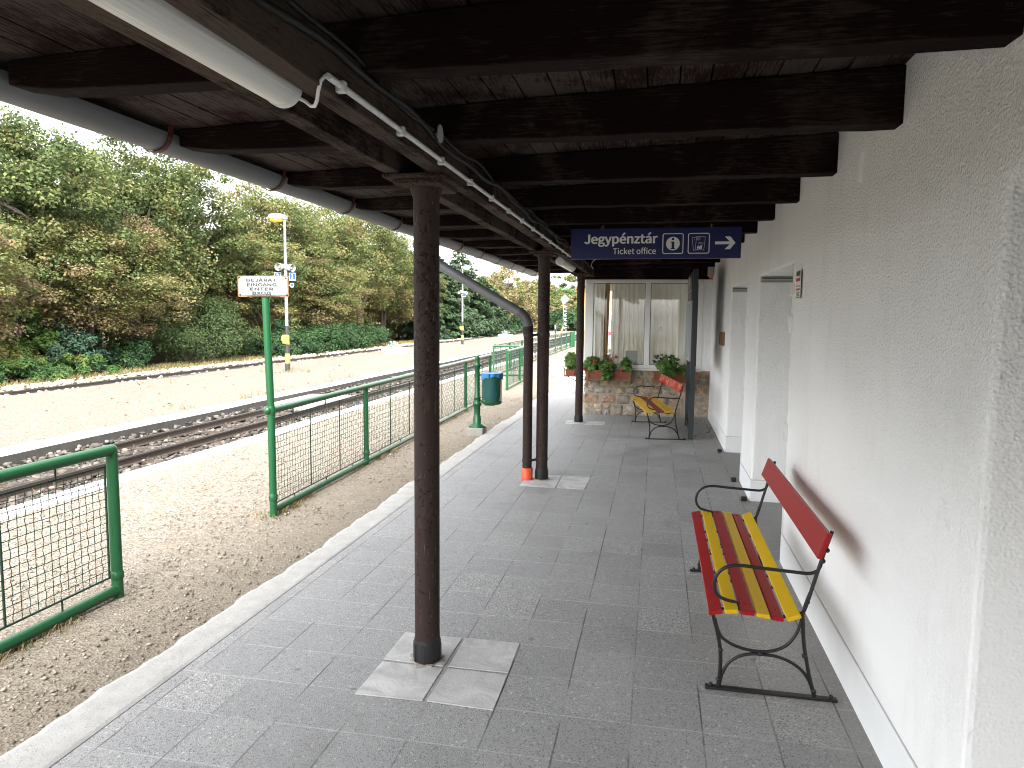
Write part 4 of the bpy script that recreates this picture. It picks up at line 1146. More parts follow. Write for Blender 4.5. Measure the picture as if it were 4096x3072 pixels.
# ------------------------------------------------------------------ fences
def fence(label, p0, p1, posts, bars, zr=.882, r=.029, zlo=.075, zhi=.805, pitch=.05, crimp=True, wire=.0025, extra=None, spare=()):
    """mesh fence on the ground from p0 to p1: posts / bars are distances along it"""
    P0 = Vector((p0[0], p0[1], 0)); P1 = Vector((p1[0], p1[1], 0)); d = (P1-P0); L = d.length; d.normalize(); nrm = Vector((-d.y, d.x, 0))
    t = empty('mesh_fence', (p0[0], p0[1], 0), label, 'fence', 'green mesh fences')
    at = lambda s, z, o=0: P0+d*s+nrm*o+Vector((0, 0, z))
    for s, h, rr in posts:
        mb = MB(); mb.tube([at(s, -.06), at(s, .10), at(s, h)], [rr+.001, rr, rr], 18)
        if h > .86 and h < 1: mb.ball(at(s, h), rr*1.0, 14, 8)
        mb.tube([at(s, .085), at(s, .10), at(s, .125), at(s, .14)], [rr, rr+.006, rr+.006, rr], 18)
        mb.build('post', M['green_paint'], t)
    mb = MB(); mb.tube([at(0, zr), at(L, zr)], r, 18); mb.build('top_rail', M['green_paint'], t)
    mb = MB(); mb.tube([at(.02, .022), at(L, .022)], r*.95, 16); mb.build('bottom_rail', M['green_paint'], t)
    # panels: thin bar frames with stubs to the rails, wire net inside
    for i in range(len(bars)):
        a, b = bars[i]
        n = max(1, round((b-a)/.66)); xs = [a+(b-a)*k/n for k in range(n+1)]
        mb = MB()
        for s in xs: mb.tube([at(s, zlo), at(s, zhi)], .0065, 8)
        mb.tube([at(a, zlo), at(b, zlo)], .0065, 8); mb.tube([at(a, zhi), at(b, zhi)], .0065, 8)
        for k in range(n):
            s = a+(b-a)*(k+.5)/n
            mb.tube([at(s, zhi), at(s, zr)], .0055, 6); mb.tube([at(s, zlo), at(s, .03)], .0055, 6)
        mb.tube([at(a, .43), at(max(0, a-.07), .43)], .0055, 6)
        mb.build('panel_frame', M['net_green'], t)
        nv = int(round((b-a)/pitch)); nh = int(round((zhi-zlo)/pitch)); V = []; F = []
        def wireline(pts, wdir):
            base = len(V)
            for q in pts:
                for c_ in ((0, 1), (.87, -.5), (-.87, -.5)): V.append(q+nrm*(wire*c_[0])+wdir*(wire*c_[1]))
            for k in range(len(pts)-1):
                for m in range(3): F.append((base+k*3+m, base+k*3+(m+1) % 3, base+k*3+3+(m+1) % 3, base+k*3+3+m))
        for k in range(1, nv):
            s = a+(b-a)*k/nv
            if crimp: pts = [at(s, zlo+(zhi-zlo)*q/(nh*2), .003*(1 if (q//2+k) % 2 else -1)*(q % 2)) + d*(.0022*(q % 2)*(1 if (q//2) % 2 else -1)) for q in range(nh*2+1)]
            else: pts = [at(s, zlo), at(s, zhi)]
            wireline(pts, d)
        for k in range(1, nh):
            z = zlo+(zhi-zlo)*k/nh
            ns = 24 if crimp else 1
            wireline([at(a+(b-a)*q/ns, z+.0015*math.sin(q*1.3+k)) for q in range(ns+1)], Vector((0, 0, 1)))
        me = quads_mesh('wire_net', np.array([tuple(v-P0) for v in V]), np.array(F))
        link_mesh('wire_net', me, M['net_green'], t)
    if extra: extra(t, at)
    return t
fence('green tube and wire mesh fence ending left of the opening, closest to the camera', (-3.185, .2), (-3.17, 3.625), [(3.425, .882, .033), (1.2, .88, .03), (.03, .88, .03)],
      [(.1, 1.12), (1.28, 3.365)], zlo=.115, zhi=.79, r=.033)
fence('long green mesh fence beginning at the entrance sign pole and running past the litter bin', (-3.178, 5.44), (-3.40, 14.5),
      [(2.12, .88, .03), (4.5, .88, .03), (6.9, .88, .03), (9.06, .88, .03)], [(.05, 2.06), (2.18, 4.44), (4.56, 6.84), (6.96, 9.0)], pitch=.052)
fence('short green mesh fence of the crossing chicane standing forward beyond the litter bin', (-3.385, 16.15), (-3.45, 19.6), [(0, .89, .03), (1.75, .88, .03), (3.43, .88, .03)], [(.08, 1.69), (1.81, 3.36)], crimp=False, wire=.0026, pitch=.06)
fence('green mesh fence crossing at a right angle behind the chicane', (-4.53, 19.72), (-3.50, 19.74), [(0, .84, .03), (1.02, .84, .03)], [(.08, .95)], zr=.84, zlo=.16, zhi=.68, crimp=False, wire=.0026, pitch=.06)
fence('far green mesh fence following the near track beyond the chicane', (-4.53, 19.9), (-4.66, 39.6), [(k*2.18, .86, .035) for k in range(1, 10)], [(k*2.18+.06, k*2.18+2.12) for k in range(0, 9)], zr=.86, crimp=False, wire=.0036, pitch=.09)
tag(MB().box(-4.76, -4.50, 39.9, 39.96, -.03, .84).box(-4.77, -4.72, 39.86, 39.9, -.03, .86).box(-4.53, -4.48, 39.86, 39.9, -.03, .86).build('green_board', M['green_paint'], org=(-4.6, 39.9, 0)), 'solid green board closing the end of the far fence', 'board')
fence('farthest green mesh fence, just visible left of the bay window', (-4.4, 41), (-4.2, 56), [(k*2.5, .9, .04) for k in range(0, 7)], [(k*2.5+.06, k*2.5+2.4) for k in range(0, 6)], zr=.88, crimp=False, wire=.004, pitch=.1)

# ------------------------------------------------------------------ entrance sign
t = empty('entrance_sign', (-3.178, 5.44, 0), 'white enamel entrance sign in four languages on a tall green pole', 'sign')
mb = MB(); mb.tube([(-3.178, 5.44, -.06), (-3.180, 5.44, .9), (-3.205, 5.44, 1.80), (-3.206, 5.44, 1.83)], [.031, .031, .031, .031], 20)
mb.tube([(-3.178, 5.44, .845), (-3.178, 5.44, .86), (-3.178, 5.44, .905), (-3.178, 5.44, .92)], [.031, .036, .036, .031], 20)
mb.ball((-3.195, 5.415, .885), .036, 14, 8); mb.tube([(-3.178, 5.44, .10), (-3.178, 5.44, .115), (-3.178, 5.44, .15), (-3.178, 5.44, .165)], [.031, .037, .037, .031], 20)
mb.obox((-3.206, 5.44, 1.80), (-3.206, 5.44, 1.90), .058, .012, up=(0, 1, 0)); mb.build('pole', M['green_paint'], t)
sgx0, sgx1, sgz0, sgz1, sgy = -3.444, -2.988, 1.840, 2.009, 5.425
cxs, czs = (sgx0+sgx1)/2, (sgz0+sgz1)/2
# the enamel plate is its own centre so that the rust follows its edges
mb = MB(); mb.sheet(lambda u, v: (sgx0+(sgx1-sgx0)*u, sgy-.006*math.sin(u*3.1416)-.004*math.sin(v*3.1416), sgz0+(sgz1-sgz0)*v), 16, 8)
pl = mb.build('plate', M['enamel_white'], t); 
for v in pl.data.vertices: v.co -= Vector((cxs+3.178, sgy-5.44, czs))
pl.location = (cxs+3.178, sgy-5.44, czs); sm = pl.modifiers.new('thickness', 'SOLIDIFY'); sm.thickness = .004; sm.offset = 0
mb = MB()
for a, b in (((sgx0, sgz0), (sgx1, sgz0)), ((sgx1, sgz0), (sgx1, sgz1)), ((sgx1, sgz1), (sgx0, sgz1)), ((sgx0, sgz1), (sgx0, sgz0))):
    mb.obox((a[0], sgy-.001, a[1]), (b[0], sgy-.001, b[1]), .006, .008, up=(0, 1, 0))
mb.build('rim', M['wood_brown'], t)
pxw = (sgx1-sgx0)/442; hz = sgz1-sgz0
for txt, p0, p1, vtop, vbot in (('BEJÁRAT', 220, 487, .125, .270), ('EINGANG', 225, 487, .345, .492), ('ENTER', 252, 460, .555, .700), ('ВХОД', 272, 438, .755, .900)):
    mb = text_mesh(txt, (p1-p0)*pxw, (vbot-vtop)*hz, sgx0+(p0-140)*pxw, sgz1-vbot*hz, sgy-.0145, bold=.06)
    mb.build('lettering', M['letter_black'], t, fix=False)
for px, pz in ((sgx0+.012, sgz1-.012), (sgx1-.020, sgz1-.018), (sgx0+.018, sgz0+.016), (sgx1-.012, sgz0+.012)):
    mb = MB(); mb.ball((px, sgy-.004, pz), .008, 10, 6, (1, .6, 1)); mb.build('bolt', M['sleeve_black'], t)

# ------------------------------------------------------------------ litter bin
BXc, BYc = -2.522, 9.93
t = empty('litter_bin', (BXc, BYc, 0), 'green cast-iron litter bin with a perforated basket and blue bag beside the paving', 'litter bin')
MB().box(BXc-.125, BXc+.115, BYc-.13, BYc+.12, -.06, .085).build('concrete_foot', M['concrete'], t, bev=.012)
mb = MB(); mb.lathe([(.125, .086), (.125, .100), (.105, .108), (.098, .125), (.062, .13), (.060, .22), (.054, .225), (.054, .245), (.050, .25), (.046, .27), (.046, .385), (.052, .395), (.064, .405), (.066, .43), (.060, .445), (.048, .452), (.046, .50), (.052, .505), (.052, .52), (.040, .53), (.037, .86), (.037, .93), (.043, .94), (.043, .955), (.058, .975), (.060, .995), (.042, 1.005), (.036, 1.03), (.033, 1.06), (.037, 1.075), (.034, 1.10), (.018, 1.125), (.004, 1.13)], (BXc, BYc, 0), 24, flute=(.27, .86, .88))
mb.build('post', M['green_paint'], t)
KX, KY, KR, K0, K1 = BXc+.22, BYc+.0, .142, .425, .872
mb = MB(); mb.obox((BXc+.03, BYc, .845), (KX-KR+.01, KY, .845), .030, .022); mb.tube([(BXc+.035, BYc, .50), (BXc+.07, BYc, .46), (KX-.09, KY, .412), (KX+.04, KY, .412)], .011, 10); mb.lathe([(.044, .832), (.044, .86)], (BXc, BYc, 0), 20); mb.build('bracket', M['green_paint'], t)
# lattice of punched sheet: strips crossing both ways, solid bands above and below
mb = MB(); n = 56
def cyl(r, a, z): return (KX+r*math.cos(a), KY+r*math.sin(a), z)
V = []; F = []
for sgn in (1, -1):
    for k in range(n):
        a0 = 6.28319*k/n; steps = 14; tw = 1.55
        for q in range(steps+1):
            z = .475+(.805-.475)*q/steps; a = a0+sgn*tw*q/steps
            for da, dr in ((-.023, 0), (.023, 0)): V.append(cyl(KR+.0008*sgn, a+da, z))
        b = len(V)-2*(steps+1)
        for q in range(steps): F.append((b+2*q, b+2*q+1, b+2*q+3, b+2*q+2))
mb.add(V, F)
mb.lathe([(KR-.004, .44), (KR, .445), (KR+.001, .478)], (KX, KY, 0), 40); mb.lathe([(KR+.001, .80), (KR+.001, .868), (KR+.006, .872)], (KX, KY, 0), 40)
mb.lathe([(.02, .425), (KR-.015, .428), (KR-.004, .442)], (KX, KY, 0), 40)
mb.build('basket', M['green_paint'], t, fix=False)
def bag(u, v):
    a = u*6.28319
    if v > .8: r_ = KR+.007+.006*math.sin(a*9)+.004*math.sin(a*5+1); z = .885-(v-.8)/.2*(.075+.022*math.sin(a*2+.6)+.008*math.sin(a*7))
    else: r_ = (KR-.020)*(.80+.14*min(1, v/.15))+.006*math.sin(a*7+v*5)*(v < .75); z = .47+v/.8*.415
    return (KX+r_*math.cos(a), KY+r_*math.sin(a), z)
MB().sheet(bag, 72, 26).build('bag', M['bag_blue'], t, fix=False)

# ------------------------------------------------------------------ platform lamps
def platform_lamp(x, y, label, lit, mirror, signs):
    t = empty('platform_lamp', (x, y, 0), label, 'platform lamp', 'lamps on the island platform')
    P = lambda z0, z1, r0, r1, mat: MB().tube([(x, y, z0), (x, y, z1)], [r0, r1], 16).build('pole_section', M[mat], t)
    P(-.03, .245, .072, .071, 'pole_black'); P(.245, .53, .070, .069, 'pole_yellow'); P(.53, .80, .067, .066, 'pole_black'); P(.80, 1.08, .066, .066, 'pole_yellow'); P(1.08, 1.345, .048, .046, 'pole_black'); P(1.345, 3.3, .044, .042, 'pole_white'); P(3.3, 4.42, .034, .032, 'pole_white')
    mb = MB(); mb.box(x-.14, x+.03, y-.10, y-.055, .90, 1.03).box(x-.085, x+.075, y-.12, y-.06, .83, .97).box(x-.10, x+.06, y-.11, y-.06, 1.0, 1.08); mb.build('switch_box', M['pole_yellow'], t, bev=.006)
    s = -1 if mirror else 1
    # lantern: an egg-shaped shade reaching out to one side, its glass bowl underneath
    def shade(u, v):
        a = u*6.28319; L = .30; q = v
        px = -.22+.30*math.cos(q*math.pi); wd = .125*math.sin(q*math.pi)**.7*(1.0 if px < -.2 else .9)
        up = math.sin(a); 
        zz = (.135 if up > 0 else .035)*math.sin(q*math.pi)**.6*up
        return (x+s*px, y+wd*math.cos(a), 4.455+zz+.10*(-px-.2)*.6)
    h = MB().sheet(shade, 24, 16).build('lantern', M['pole_white'], t)
    mb = MB(); mb.ball((x-s*.25, y-.02, 4.415), .115, 18, 10, (1.75, 1.0, .66)); b = mb.build('glass_bowl', M['lit_orange' if lit else 'lamp_glass'], h)
    if lit: MB().ball((x-s*.22, y-.115, 4.40), .05, 12, 8, (1.2, 1, .8)).build('bulb', M['lit_core'], h)
    for dx, dy, z in ((-.10, -1, 3.06), (.13, 1, 3.03)):
        mb = MB(); ax = Vector((-.15, -1, -.1) if dy < 0 else (.9, -.35, -.1)).normalized(); c = Vector((x+dx, y-.05, z))
        mb.tube([c-ax*.16, c-ax*.12, c+ax*.0, c+ax*.10, c+ax*.17], [.05, .075, .082, .098, .106], 20, cap=False)
        sp = mb.build('loudspeaker', M['off_white'], t)
        mb = MB(); mb.tube([c+ax*.05, c+ax*.055], [.085, .085], 18); mb.build('grille', M['pole_black'], sp)
        mb = MB(); mb.tube([c+ax*.06, c+ax*.11], [.05, .035], 14); mb.build('horn', M['off_white'], sp)
    for (txt, x0, x1, z0, z1) in signs:
        yy = y-.08 if len(txt) == 1 else y-.07
        sg = MB().box(x+x0, x+x1, yy, yy+.012, z0, z1).build('number_sign', M['plate_blue'], t)
        mb = MB(); A = [(x+x0+.008, z0+.008), (x+x1-.008, z0+.008), (x+x1-.008, z1-.008), (x+x0+.008, z1-.008)]; B_ = [(x+x0+.014, z0+.014), (x+x1-.014, z0+.014), (x+x1-.014, z1-.014), (x+x0+.014, z1-.014)]
        ringflat(mb, A, B_, yy-.0015)
        mb.build('sign_border', M['letter_white'], sg)
        if len(txt) == 1: text_mesh(txt, .055 if txt == '1' else .085, .125, x+(x0+x1)/2, z0+.065, yy-.002, bold=.04, align='c').build('sign_digit', M['letter_white'], sg, fix=False)
        MB().box(x+x0+.03, x+x1-.03, yy-.002, yy-.0012, z0+.028, z0+.040).build('sign_line', M['letter_white'], sg)
        MB().box(min(x, x+x0), max(x, x+x1), yy+.012, yy+.03, (z0+z1)/2-.012, (z0+z1)/2+.012).build('sign_arm', M['off_white'], sg)
    return t
platform_lamp(-10.645, 19.19, 'platform lamp burning orange on a black and yellow banded white pole, behind the entrance sign', True, False, [('1', .145, .358, 2.655, 2.885), ('2', -.322, -.10, 2.665, 2.897), ('mm', .18, .285, 2.46, 2.59)])
platform_lamp(-11.225, 40.6, 'unlit platform lamp farther along, beside the dark spruces and seen under the slanting downpipe', False, True, [('mm', -.05, .21, 2.78, 2.92)])

# ------------------------------------------------------------------ planters
def planter(x0, x1, y, zt, label):
    t = empty('stone_planter', ((x0+x1)/2, y, 0), label, 'planter', 'white stone planters on the island platform')
    mb = MB(); r = .10; pts = []
    poly = rrect(x0, x1, y-.03, y+.42, .19)
    n = len(poly); vs = []; cx, cy_ = (x0+x1)/2, y+.195
    for z, s in ((-.02, .94), (.03, .985), (zt*.5, 1.0), (zt-.03, .99), (zt, .955), (zt, .80), (zt-.04, .79)):
        vs += [(cx+(p[0]-cx)*s, cy_+(p[1]-cy_)*s, z) for p in poly]
    fs = [(k*n+i, k*n+(i+1) % n, (k+1)*n+(i+1) % n, (k+1)*n+i) for k in range(6) for i in range(n)]
    mb.add(vs, fs, True); mb.build('trough', M['planter_white'], t)
    mb = MB(); mb.prism([(cx+(p[0]-cx)*.8, cy_+(p[1]-cy_)*.8) for p in poly], 'z', zt-.06, zt-.03); mb.build('soil', M['soil'], t)
planter(-11.83, -10.62, 29.3, .262, 'white stone planter with silvery foliage on the island platform, just left of the nearest column')
planter(-11.78, -10.62, 52.5, .295, 'white stone planter farther off on the island platform, beneath the slanting downpipe')

# ------------------------------------------------------------------ foliage tools
def leafgeo(C, N, size, g, aspect=.62, fold=.25, droop=0):
    """diamond leaves (two triangles folded along the midrib become one quad) at centres C facing N"""
    n = len(C)
    N = N/np.linalg.norm(N, axis=1, keepdims=True)
    a = g.normal(size=(n,3)); a[:,2] -= droop
    T = a-(a*N).sum(1, keepdims=True)*N; T /= np.linalg.norm(T, axis=1, keepdims=True)+1e-9
    B = np.cross(N, T)
    s = size if np.ndim(size) else np.full(n, size)
    s = (s*g.uniform(.65, 1.3, n))[:,None]
    p0 = C-T*s*.5; p2 = C+T*s*.5; f = N*s*fold*g.uniform(-.3, 1, (n,1))
    p1 = C+B*s*aspect*.5+f-T*s*.08; p3 = C-B*s*aspect*.5+f-T*s*.08
    V = np.stack([p0, p1, p2, p3], 1).reshape(-1,3)
    F = np.arange(n*4).reshape(n,4)
    return V, F
def cloud(g, centres, rad, per, flat=.7):
    """leaf positions in clumps; returns positions, outward directions and clump index"""
    K = len(centres); idx = np.repeat(np.arange(K), per); n = len(idx)
    d = g.normal(size=(n,3)); d /= np.linalg.norm(d, axis=1, keepdims=True)
    r = (g.random(n)**.45)[:,None]*np.asarray(rad)[idx][:,None]
    off = d*r*np.array([1,1,flat])
    return centres[idx]+off, d, idx
def crown_centres(g, K, c, rad, shell=.6, low=.15, lump=.22, seed=0):
    out = []
    while len(out) < K:
        d = g.normal(size=3); d /= np.linalg.norm(d)
        if d[2] < -.75: continue
        lumpf = 1+lump*(math.sin(d[0]*3.1+seed)*math.cos(d[1]*2.7+seed*1.3)+.6*math.sin(d[2]*5+seed*2+d[0]*4))
        r = (shell+(1-shell)*g.random()**.6)*lumpf
        zz = d[2]*r
        w_ = 1.0 if zz > -.2 else 1.0+.35*(zz+.2)
        out.append((c[0]+d[0]*r*rad[0]*w_, c[1]+d[1]*r*rad[1]*w_, c[2]+zz*rad[2]))
    return np.array(out)
def limb_mesh(name, g, base, h, r0, centres, nl, lean=(0,0), stems=1):
    mb = MB()
    for s in range(stems):
        bx_, by_ = base[0]+g.uniform(-.35,.35)*(stems > 1), base[1]+g.uniform(-.35,.35)*(stems > 1)
        lx, ly = lean[0]+g.uniform(-.5,.5), lean[1]+g.uniform(-.5,.5)
        rr = r0*g.uniform(.7, 1.0) if stems > 1 else r0
        trunk = [(bx_+lx*q*q+.06*math.sin(q*5+s), by_+ly*q*q+.06*math.cos(q*4+s), base[2]-.2+h*q) for q in np.linspace(0, 1, 7)]
        mb.tube(trunk, [rr*1.35]+[rr*(1-.75*q) for q in np.linspace(.1, 1, 6)], 9)
        for k in range(nl//stems):
            q = g.uniform(.3, .95); p = Vector(trunk[min(6, int(q*6))]); e = Vector(centres[g.integers(len(centres))])
            mid = p.lerp(e, .5)+Vector((0, 0, -.25+g.uniform(0,.3)))
            mb.tube([p, p.lerp(mid, .5)+Vector((0,0,.08)), mid, e], [rr*.36, rr*.28, rr*.18, .01], 6)
    return mb
def tree(name, x, y, h, rad, label, group, seed, K=95, per=105, leaf=.125, mat='maple_leaf', cz=None, brown=.0, stems=1, r0=.13, cat='tree', base_z=-.2, autumn=.0, shell=.55, nl=26):
    g = np.random.default_rng(seed)
    c = (0, 0, cz if cz is not None else h*.56); rz = h-c[2]
    C = crown_centres(g, K, c, (rad[0], rad[1], rz), shell=shell, seed=seed)
    rads = g.uniform(.40, .82, K)*(rad[0]/2.6)
    P, D, idx = cloud(g, C, rads, per, .62)
    N = D*.65+np.array([0,0,.65])+g.normal(size=D.shape)*.45
    V, F = leafgeo(P, N, leaf, g, droop=.5)
    # leaf colour: each bough its own turn of autumn, brown leaves mostly on the low shaded boughs
    ct = g.normal(.42+autumn, .13, K)+np.clip((h*.42-C[:,2])/h, -.12, .5)*brown+np.clip((C[:,2]/h-.7), 0, .3)*.35
    ti = np.clip(ct[idx]+g.normal(0, .11, len(idx)), .02, .965)
    t = empty(name, (x, y, base_z), label, cat, group)
    me = quads_mesh('crown', V, F, ti); cr = link_mesh('crown', me, M[mat], None); cr.parent = t
    tm = limb_mesh('trunk', g, (0, 0, 0), h*.80, r0, C, nl, stems=stems); o = tm.build('trunk', M['bark'], None); o.parent = t
    return t
def again(src, x, y, label, rz, sc, shift=0, group=None, bz_=-.2):
    c = copy_tree(src); c.location = (x, y, bz_); c.rotation_euler.z = rz; c.scale = sc
    c['label'] = label
    if group: c['group'] = group
    for k in kids(c):
        k.color = (.5+shift, .5, .5, 1)
    return c
GW = 'leafy trees along the far side of the tracks'
t1 = tree('maple_tree', -19.6, 18.4, 8.25, (2.7, 2.9), 'tall yellow-topped leafy tree at the left edge of the picture under the gutter', GW, 21, K=260, per=155, brown=1.1, stems=2, r0=.16)
t2 = tree('maple_tree', -19.8, 23.8, 8.8, (2.8, 2.8), 'tall green leafy tree with a bright yellow-green head, second from the left', GW, 22, K=260, per=155, brown=.9, stems=3, r0=.14)
t3 = tree('maple_tree', -19.8, 27.2, 8.5, (2.2, 2.3), 'slender green leafy tree left of the sky gap, above the big rounded shrub', GW, 23, K=215, per=155, brown=.7, stems=2, r0=.13)
t4 = tree('maple_tree', -19.8, 34.2, 8.5, (2.8, 2.9), 'rounded yellow-green tree right of the sky gap, directly behind the lit lamp', GW, 24, K=250, per=155, brown=.7, autumn=.10, stems=2, r0=.15)
for s in (t1, t2, t3, t4):
    for k in kids(s): k.color = (.5, .5, .5, 1)
again(t2, -19.3, 38.6, 'yellowing leafy tree right of the lit lamp', 2.1, (1, 1, .97), .10)
again(t4, -19.0, 43.6, 'olive leafy tree left of the nearest column, over the clipped yews', 4.0, (1.0, 1, 1.04), .02)
again(t1, -19.2, 49.0, 'broad green leafy tree partly hidden by the top of the nearest column', 1.0, (1.05, 1.05, 1.0), .06)
again(t3, -18.2, 52.5, 'yellow-brown leafy tree just right of the nearest column, before the spruces', .5, (.95, .95, .72), .12)
again(t4, -18.2, 20.3, 'low brown-leaved tree between the two tall trees at the left, over the bluish bush', 2.6, (.8, .8, .60), .14)
again(t3, -18.0, 30.3, 'low brown-tinged tree below the sky gap, behind the big rounded shrub', 3.4, (.9, .9, .66), .12)
again(t2, -17.8, 35.4, 'low reddish-brown tree behind the clipped yews, right of the lamp pole', 5.1, (.8, .85, .55), .22)
again(t1, -17.9, 14.6, 'bare brownish twiggy tree at the very left edge, behind the junipers', 5.5, (.75, .8, .60), .26)
# second row, mostly hidden by the first
GB = 'trees deep in the wood behind the front row'
gb = random.Random(5)
protos = (t1, t2, t3, t4)
i = 0
for X, y0, y1, stp in ((-23.5, 14, 62, 3.9), (-28.5, 16, 74, 4.8), (-34, 22, 84, 6.0)):
    y = y0
    while y < y1:
        tall = .62+.16*gb.random() if (X > -25 and (27 < y < 37)) or (X < -25 and 26 < y < 52) else .86+.12*gb.random()
        again(protos[i % 4], X+gb.uniform(-.8, .8), y+gb.uniform(-.6, .6), 'dim olive tree standing deep in the wood behind the front row', gb.uniform(0, 6.2), (1.1, 1.1, tall), gb.uniform(-.12, .10), GB)
        y += stp*gb.uniform(.85, 1.15); i += 1
# undergrowth saplings fill the wood's dark floor
sap = tree('sapling', -20.6, 16, 3.4, (1.7, 1.7), 'dark leafy sapling in the undergrowth of the wood', 'saplings in the undergrowth', 31, K=42, per=70, leaf=.15, brown=.4, stems=3, r0=.05, cat='sapling', cz=1.6)
for k in kids(sap): k.color = (.36, .5, .5, 1)
y = 18.2
while y < 62:
    again(sap, -20.9+gb.uniform(-.9, .9), y, 'dark leafy sapling in the undergrowth of the wood', gb.uniform(0, 6.2), (1, 1, gb.uniform(.7, 1.15)), gb.uniform(-.15, .25)); y += gb.uniform(2.2, 3.2)

# far trees, seen under the canopy's end
def far_tree(x, y, h, rad, label, seed, autumn, leaf=.34, mat='maple_leaf', K=60, per=70, cz=None, name='leafy_tree'):
    t = tree(name, x, y, h, rad, label, 'far trees beyond the spruces', seed, K=K, per=per, leaf=leaf, mat=mat, autumn=autumn, brown=.3, r0=.2, cz=cz, nl=14)
    for k in kids(t): k.color = (.5, .5, .5, 1)
    return t
far_tree(-17.0, 74, 6.4, (2.6, 3.0), 'brown autumn tree directly right of the spruces, tallest there', 41, .30, .24, K=90, per=90)
far_tree(-16.6, 79, 7.7, (2.4, 3.2), 'sparse brown-topped tree behind the brown autumn tree', 42, .27, .24, K=80, per=70)
far_tree(-16.4, 88, 6.0, (2.6, 3.2), 'olive-brown tree above the slanting downpipe', 43, .22, .28)
far_tree(-16.8, 99, 7.2, (3.2, 4.0), 'yellow-green tree left of the clamped column', 44, .14, .30)
far_tree(-15.6, 84, 3.4, (2.2, 2.6), 'small orange-leaved tree low against the green, left of the clamped column', 45, .40, .26, cz=1.6)
far_tree(-16.2, 120, 7.0, (4.2, 5), 'bright green tree between the two farther columns', 46, .10, .36, mat='fresh_leaf', K=80)
far_tree(-12.8, 108, 5.2, (3.0, 4), 'yellowish green tree behind the diamond signal', 47, .16, .34, K=70)
far_tree(-17.0, 140, 11.0, (3.2, 3.2), 'tall dark thin-crowned tree rising left between the farther columns', 48, -.12, .42, K=44, per=44)
far_tree(-11.8, 150, 11.0, (3.6, 3.6), 'tall dark tree rising behind the diamond signal, nearest the bay window', 49, -.10, .42, K=44, per=50)
far_tree(-9.2, 118, 4.4, (3.4, 4), 'russet-green tree at the foot of the far wood, beside the column by the window', 50, .25, .34, K=60)
far_tree(-20.5, 104, 6.8, (4.0, 5), 'broad green tree in the distance behind the yellow-green one', 51, .04, .34, K=80)

# spruces
def spruce(x, y, h, rb, label, seed, mat='needle'):
    g = np.random.default_rng(seed); Cs = []; Ds = []
    n = 0
    for q in np.linspace(.03, .995, 34):
        z = h*q; rr = rb*(1-q)**.68*(1+.12*math.sin(q*40))+.08
        nb = max(4, int(13*(1-q)+4))
        for k in range(nb):
            a = 6.283*(k+g.random())/nb; L = rr*g.uniform(.72, 1.1); m = max(3, int(L*11))
            s = np.linspace(.25, 1, m)
            px = np.cos(a)*L*s; py = np.sin(a)*L*s; pz = z-.30*L*s**1.5+.14*L*s**4
            for w_ in range(5):
                jit = g.normal(0, .11*(.4+L*.22), (m,3))*np.array([1,1,.6])
                Cs.append(np.stack([px, py, pz], 1)+jit); Ds.append(np.tile([math.cos(a)*.5, math.sin(a)*.5, .7], (m,1))+g.normal(0, .35, (m,3)))
    C = np.concatenate(Cs); N = np.concatenate(Ds)
    V, F = leafgeo(C, N, .30, g, aspect=.36, fold=.15, droop=.9)
    ti = np.clip(g.normal(.42, .2, len(C)), 0, 1)
    t = empty('spruce_tree', (x, y, -.2), label, 'spruce', 'dark spruces')
    cr = link_mesh('crown', quads_mesh('crown', V, F, ti), M[mat]); cr.parent = t
    o = MB().tube([(0, 0, -.2), (0, 0, h*.5), (0, 0, h*.97)], [.18, .10, .02], 8).build('trunk', M['bark']); o.parent = t
    return t
spruce(-17.0, 60.4, 7.7, 4.0, 'tall dark spruce with its tip under the eaves, behind the second lamp', 61)
spruce(-17.4, 55.6, 6.6, 3.6, 'dark spruce just right of the nearest column, left of the second lamp', 62)
spruce(-15.8, 64.0, 5.4, 3.4, 'lower dark spruce right of the second lamp, over the far planter', 63)
spruce(-16.2, 70.5, 4.6, 2.4, 'dark spruce at the right end of the spruce group, above the downpipe elbow', 64)

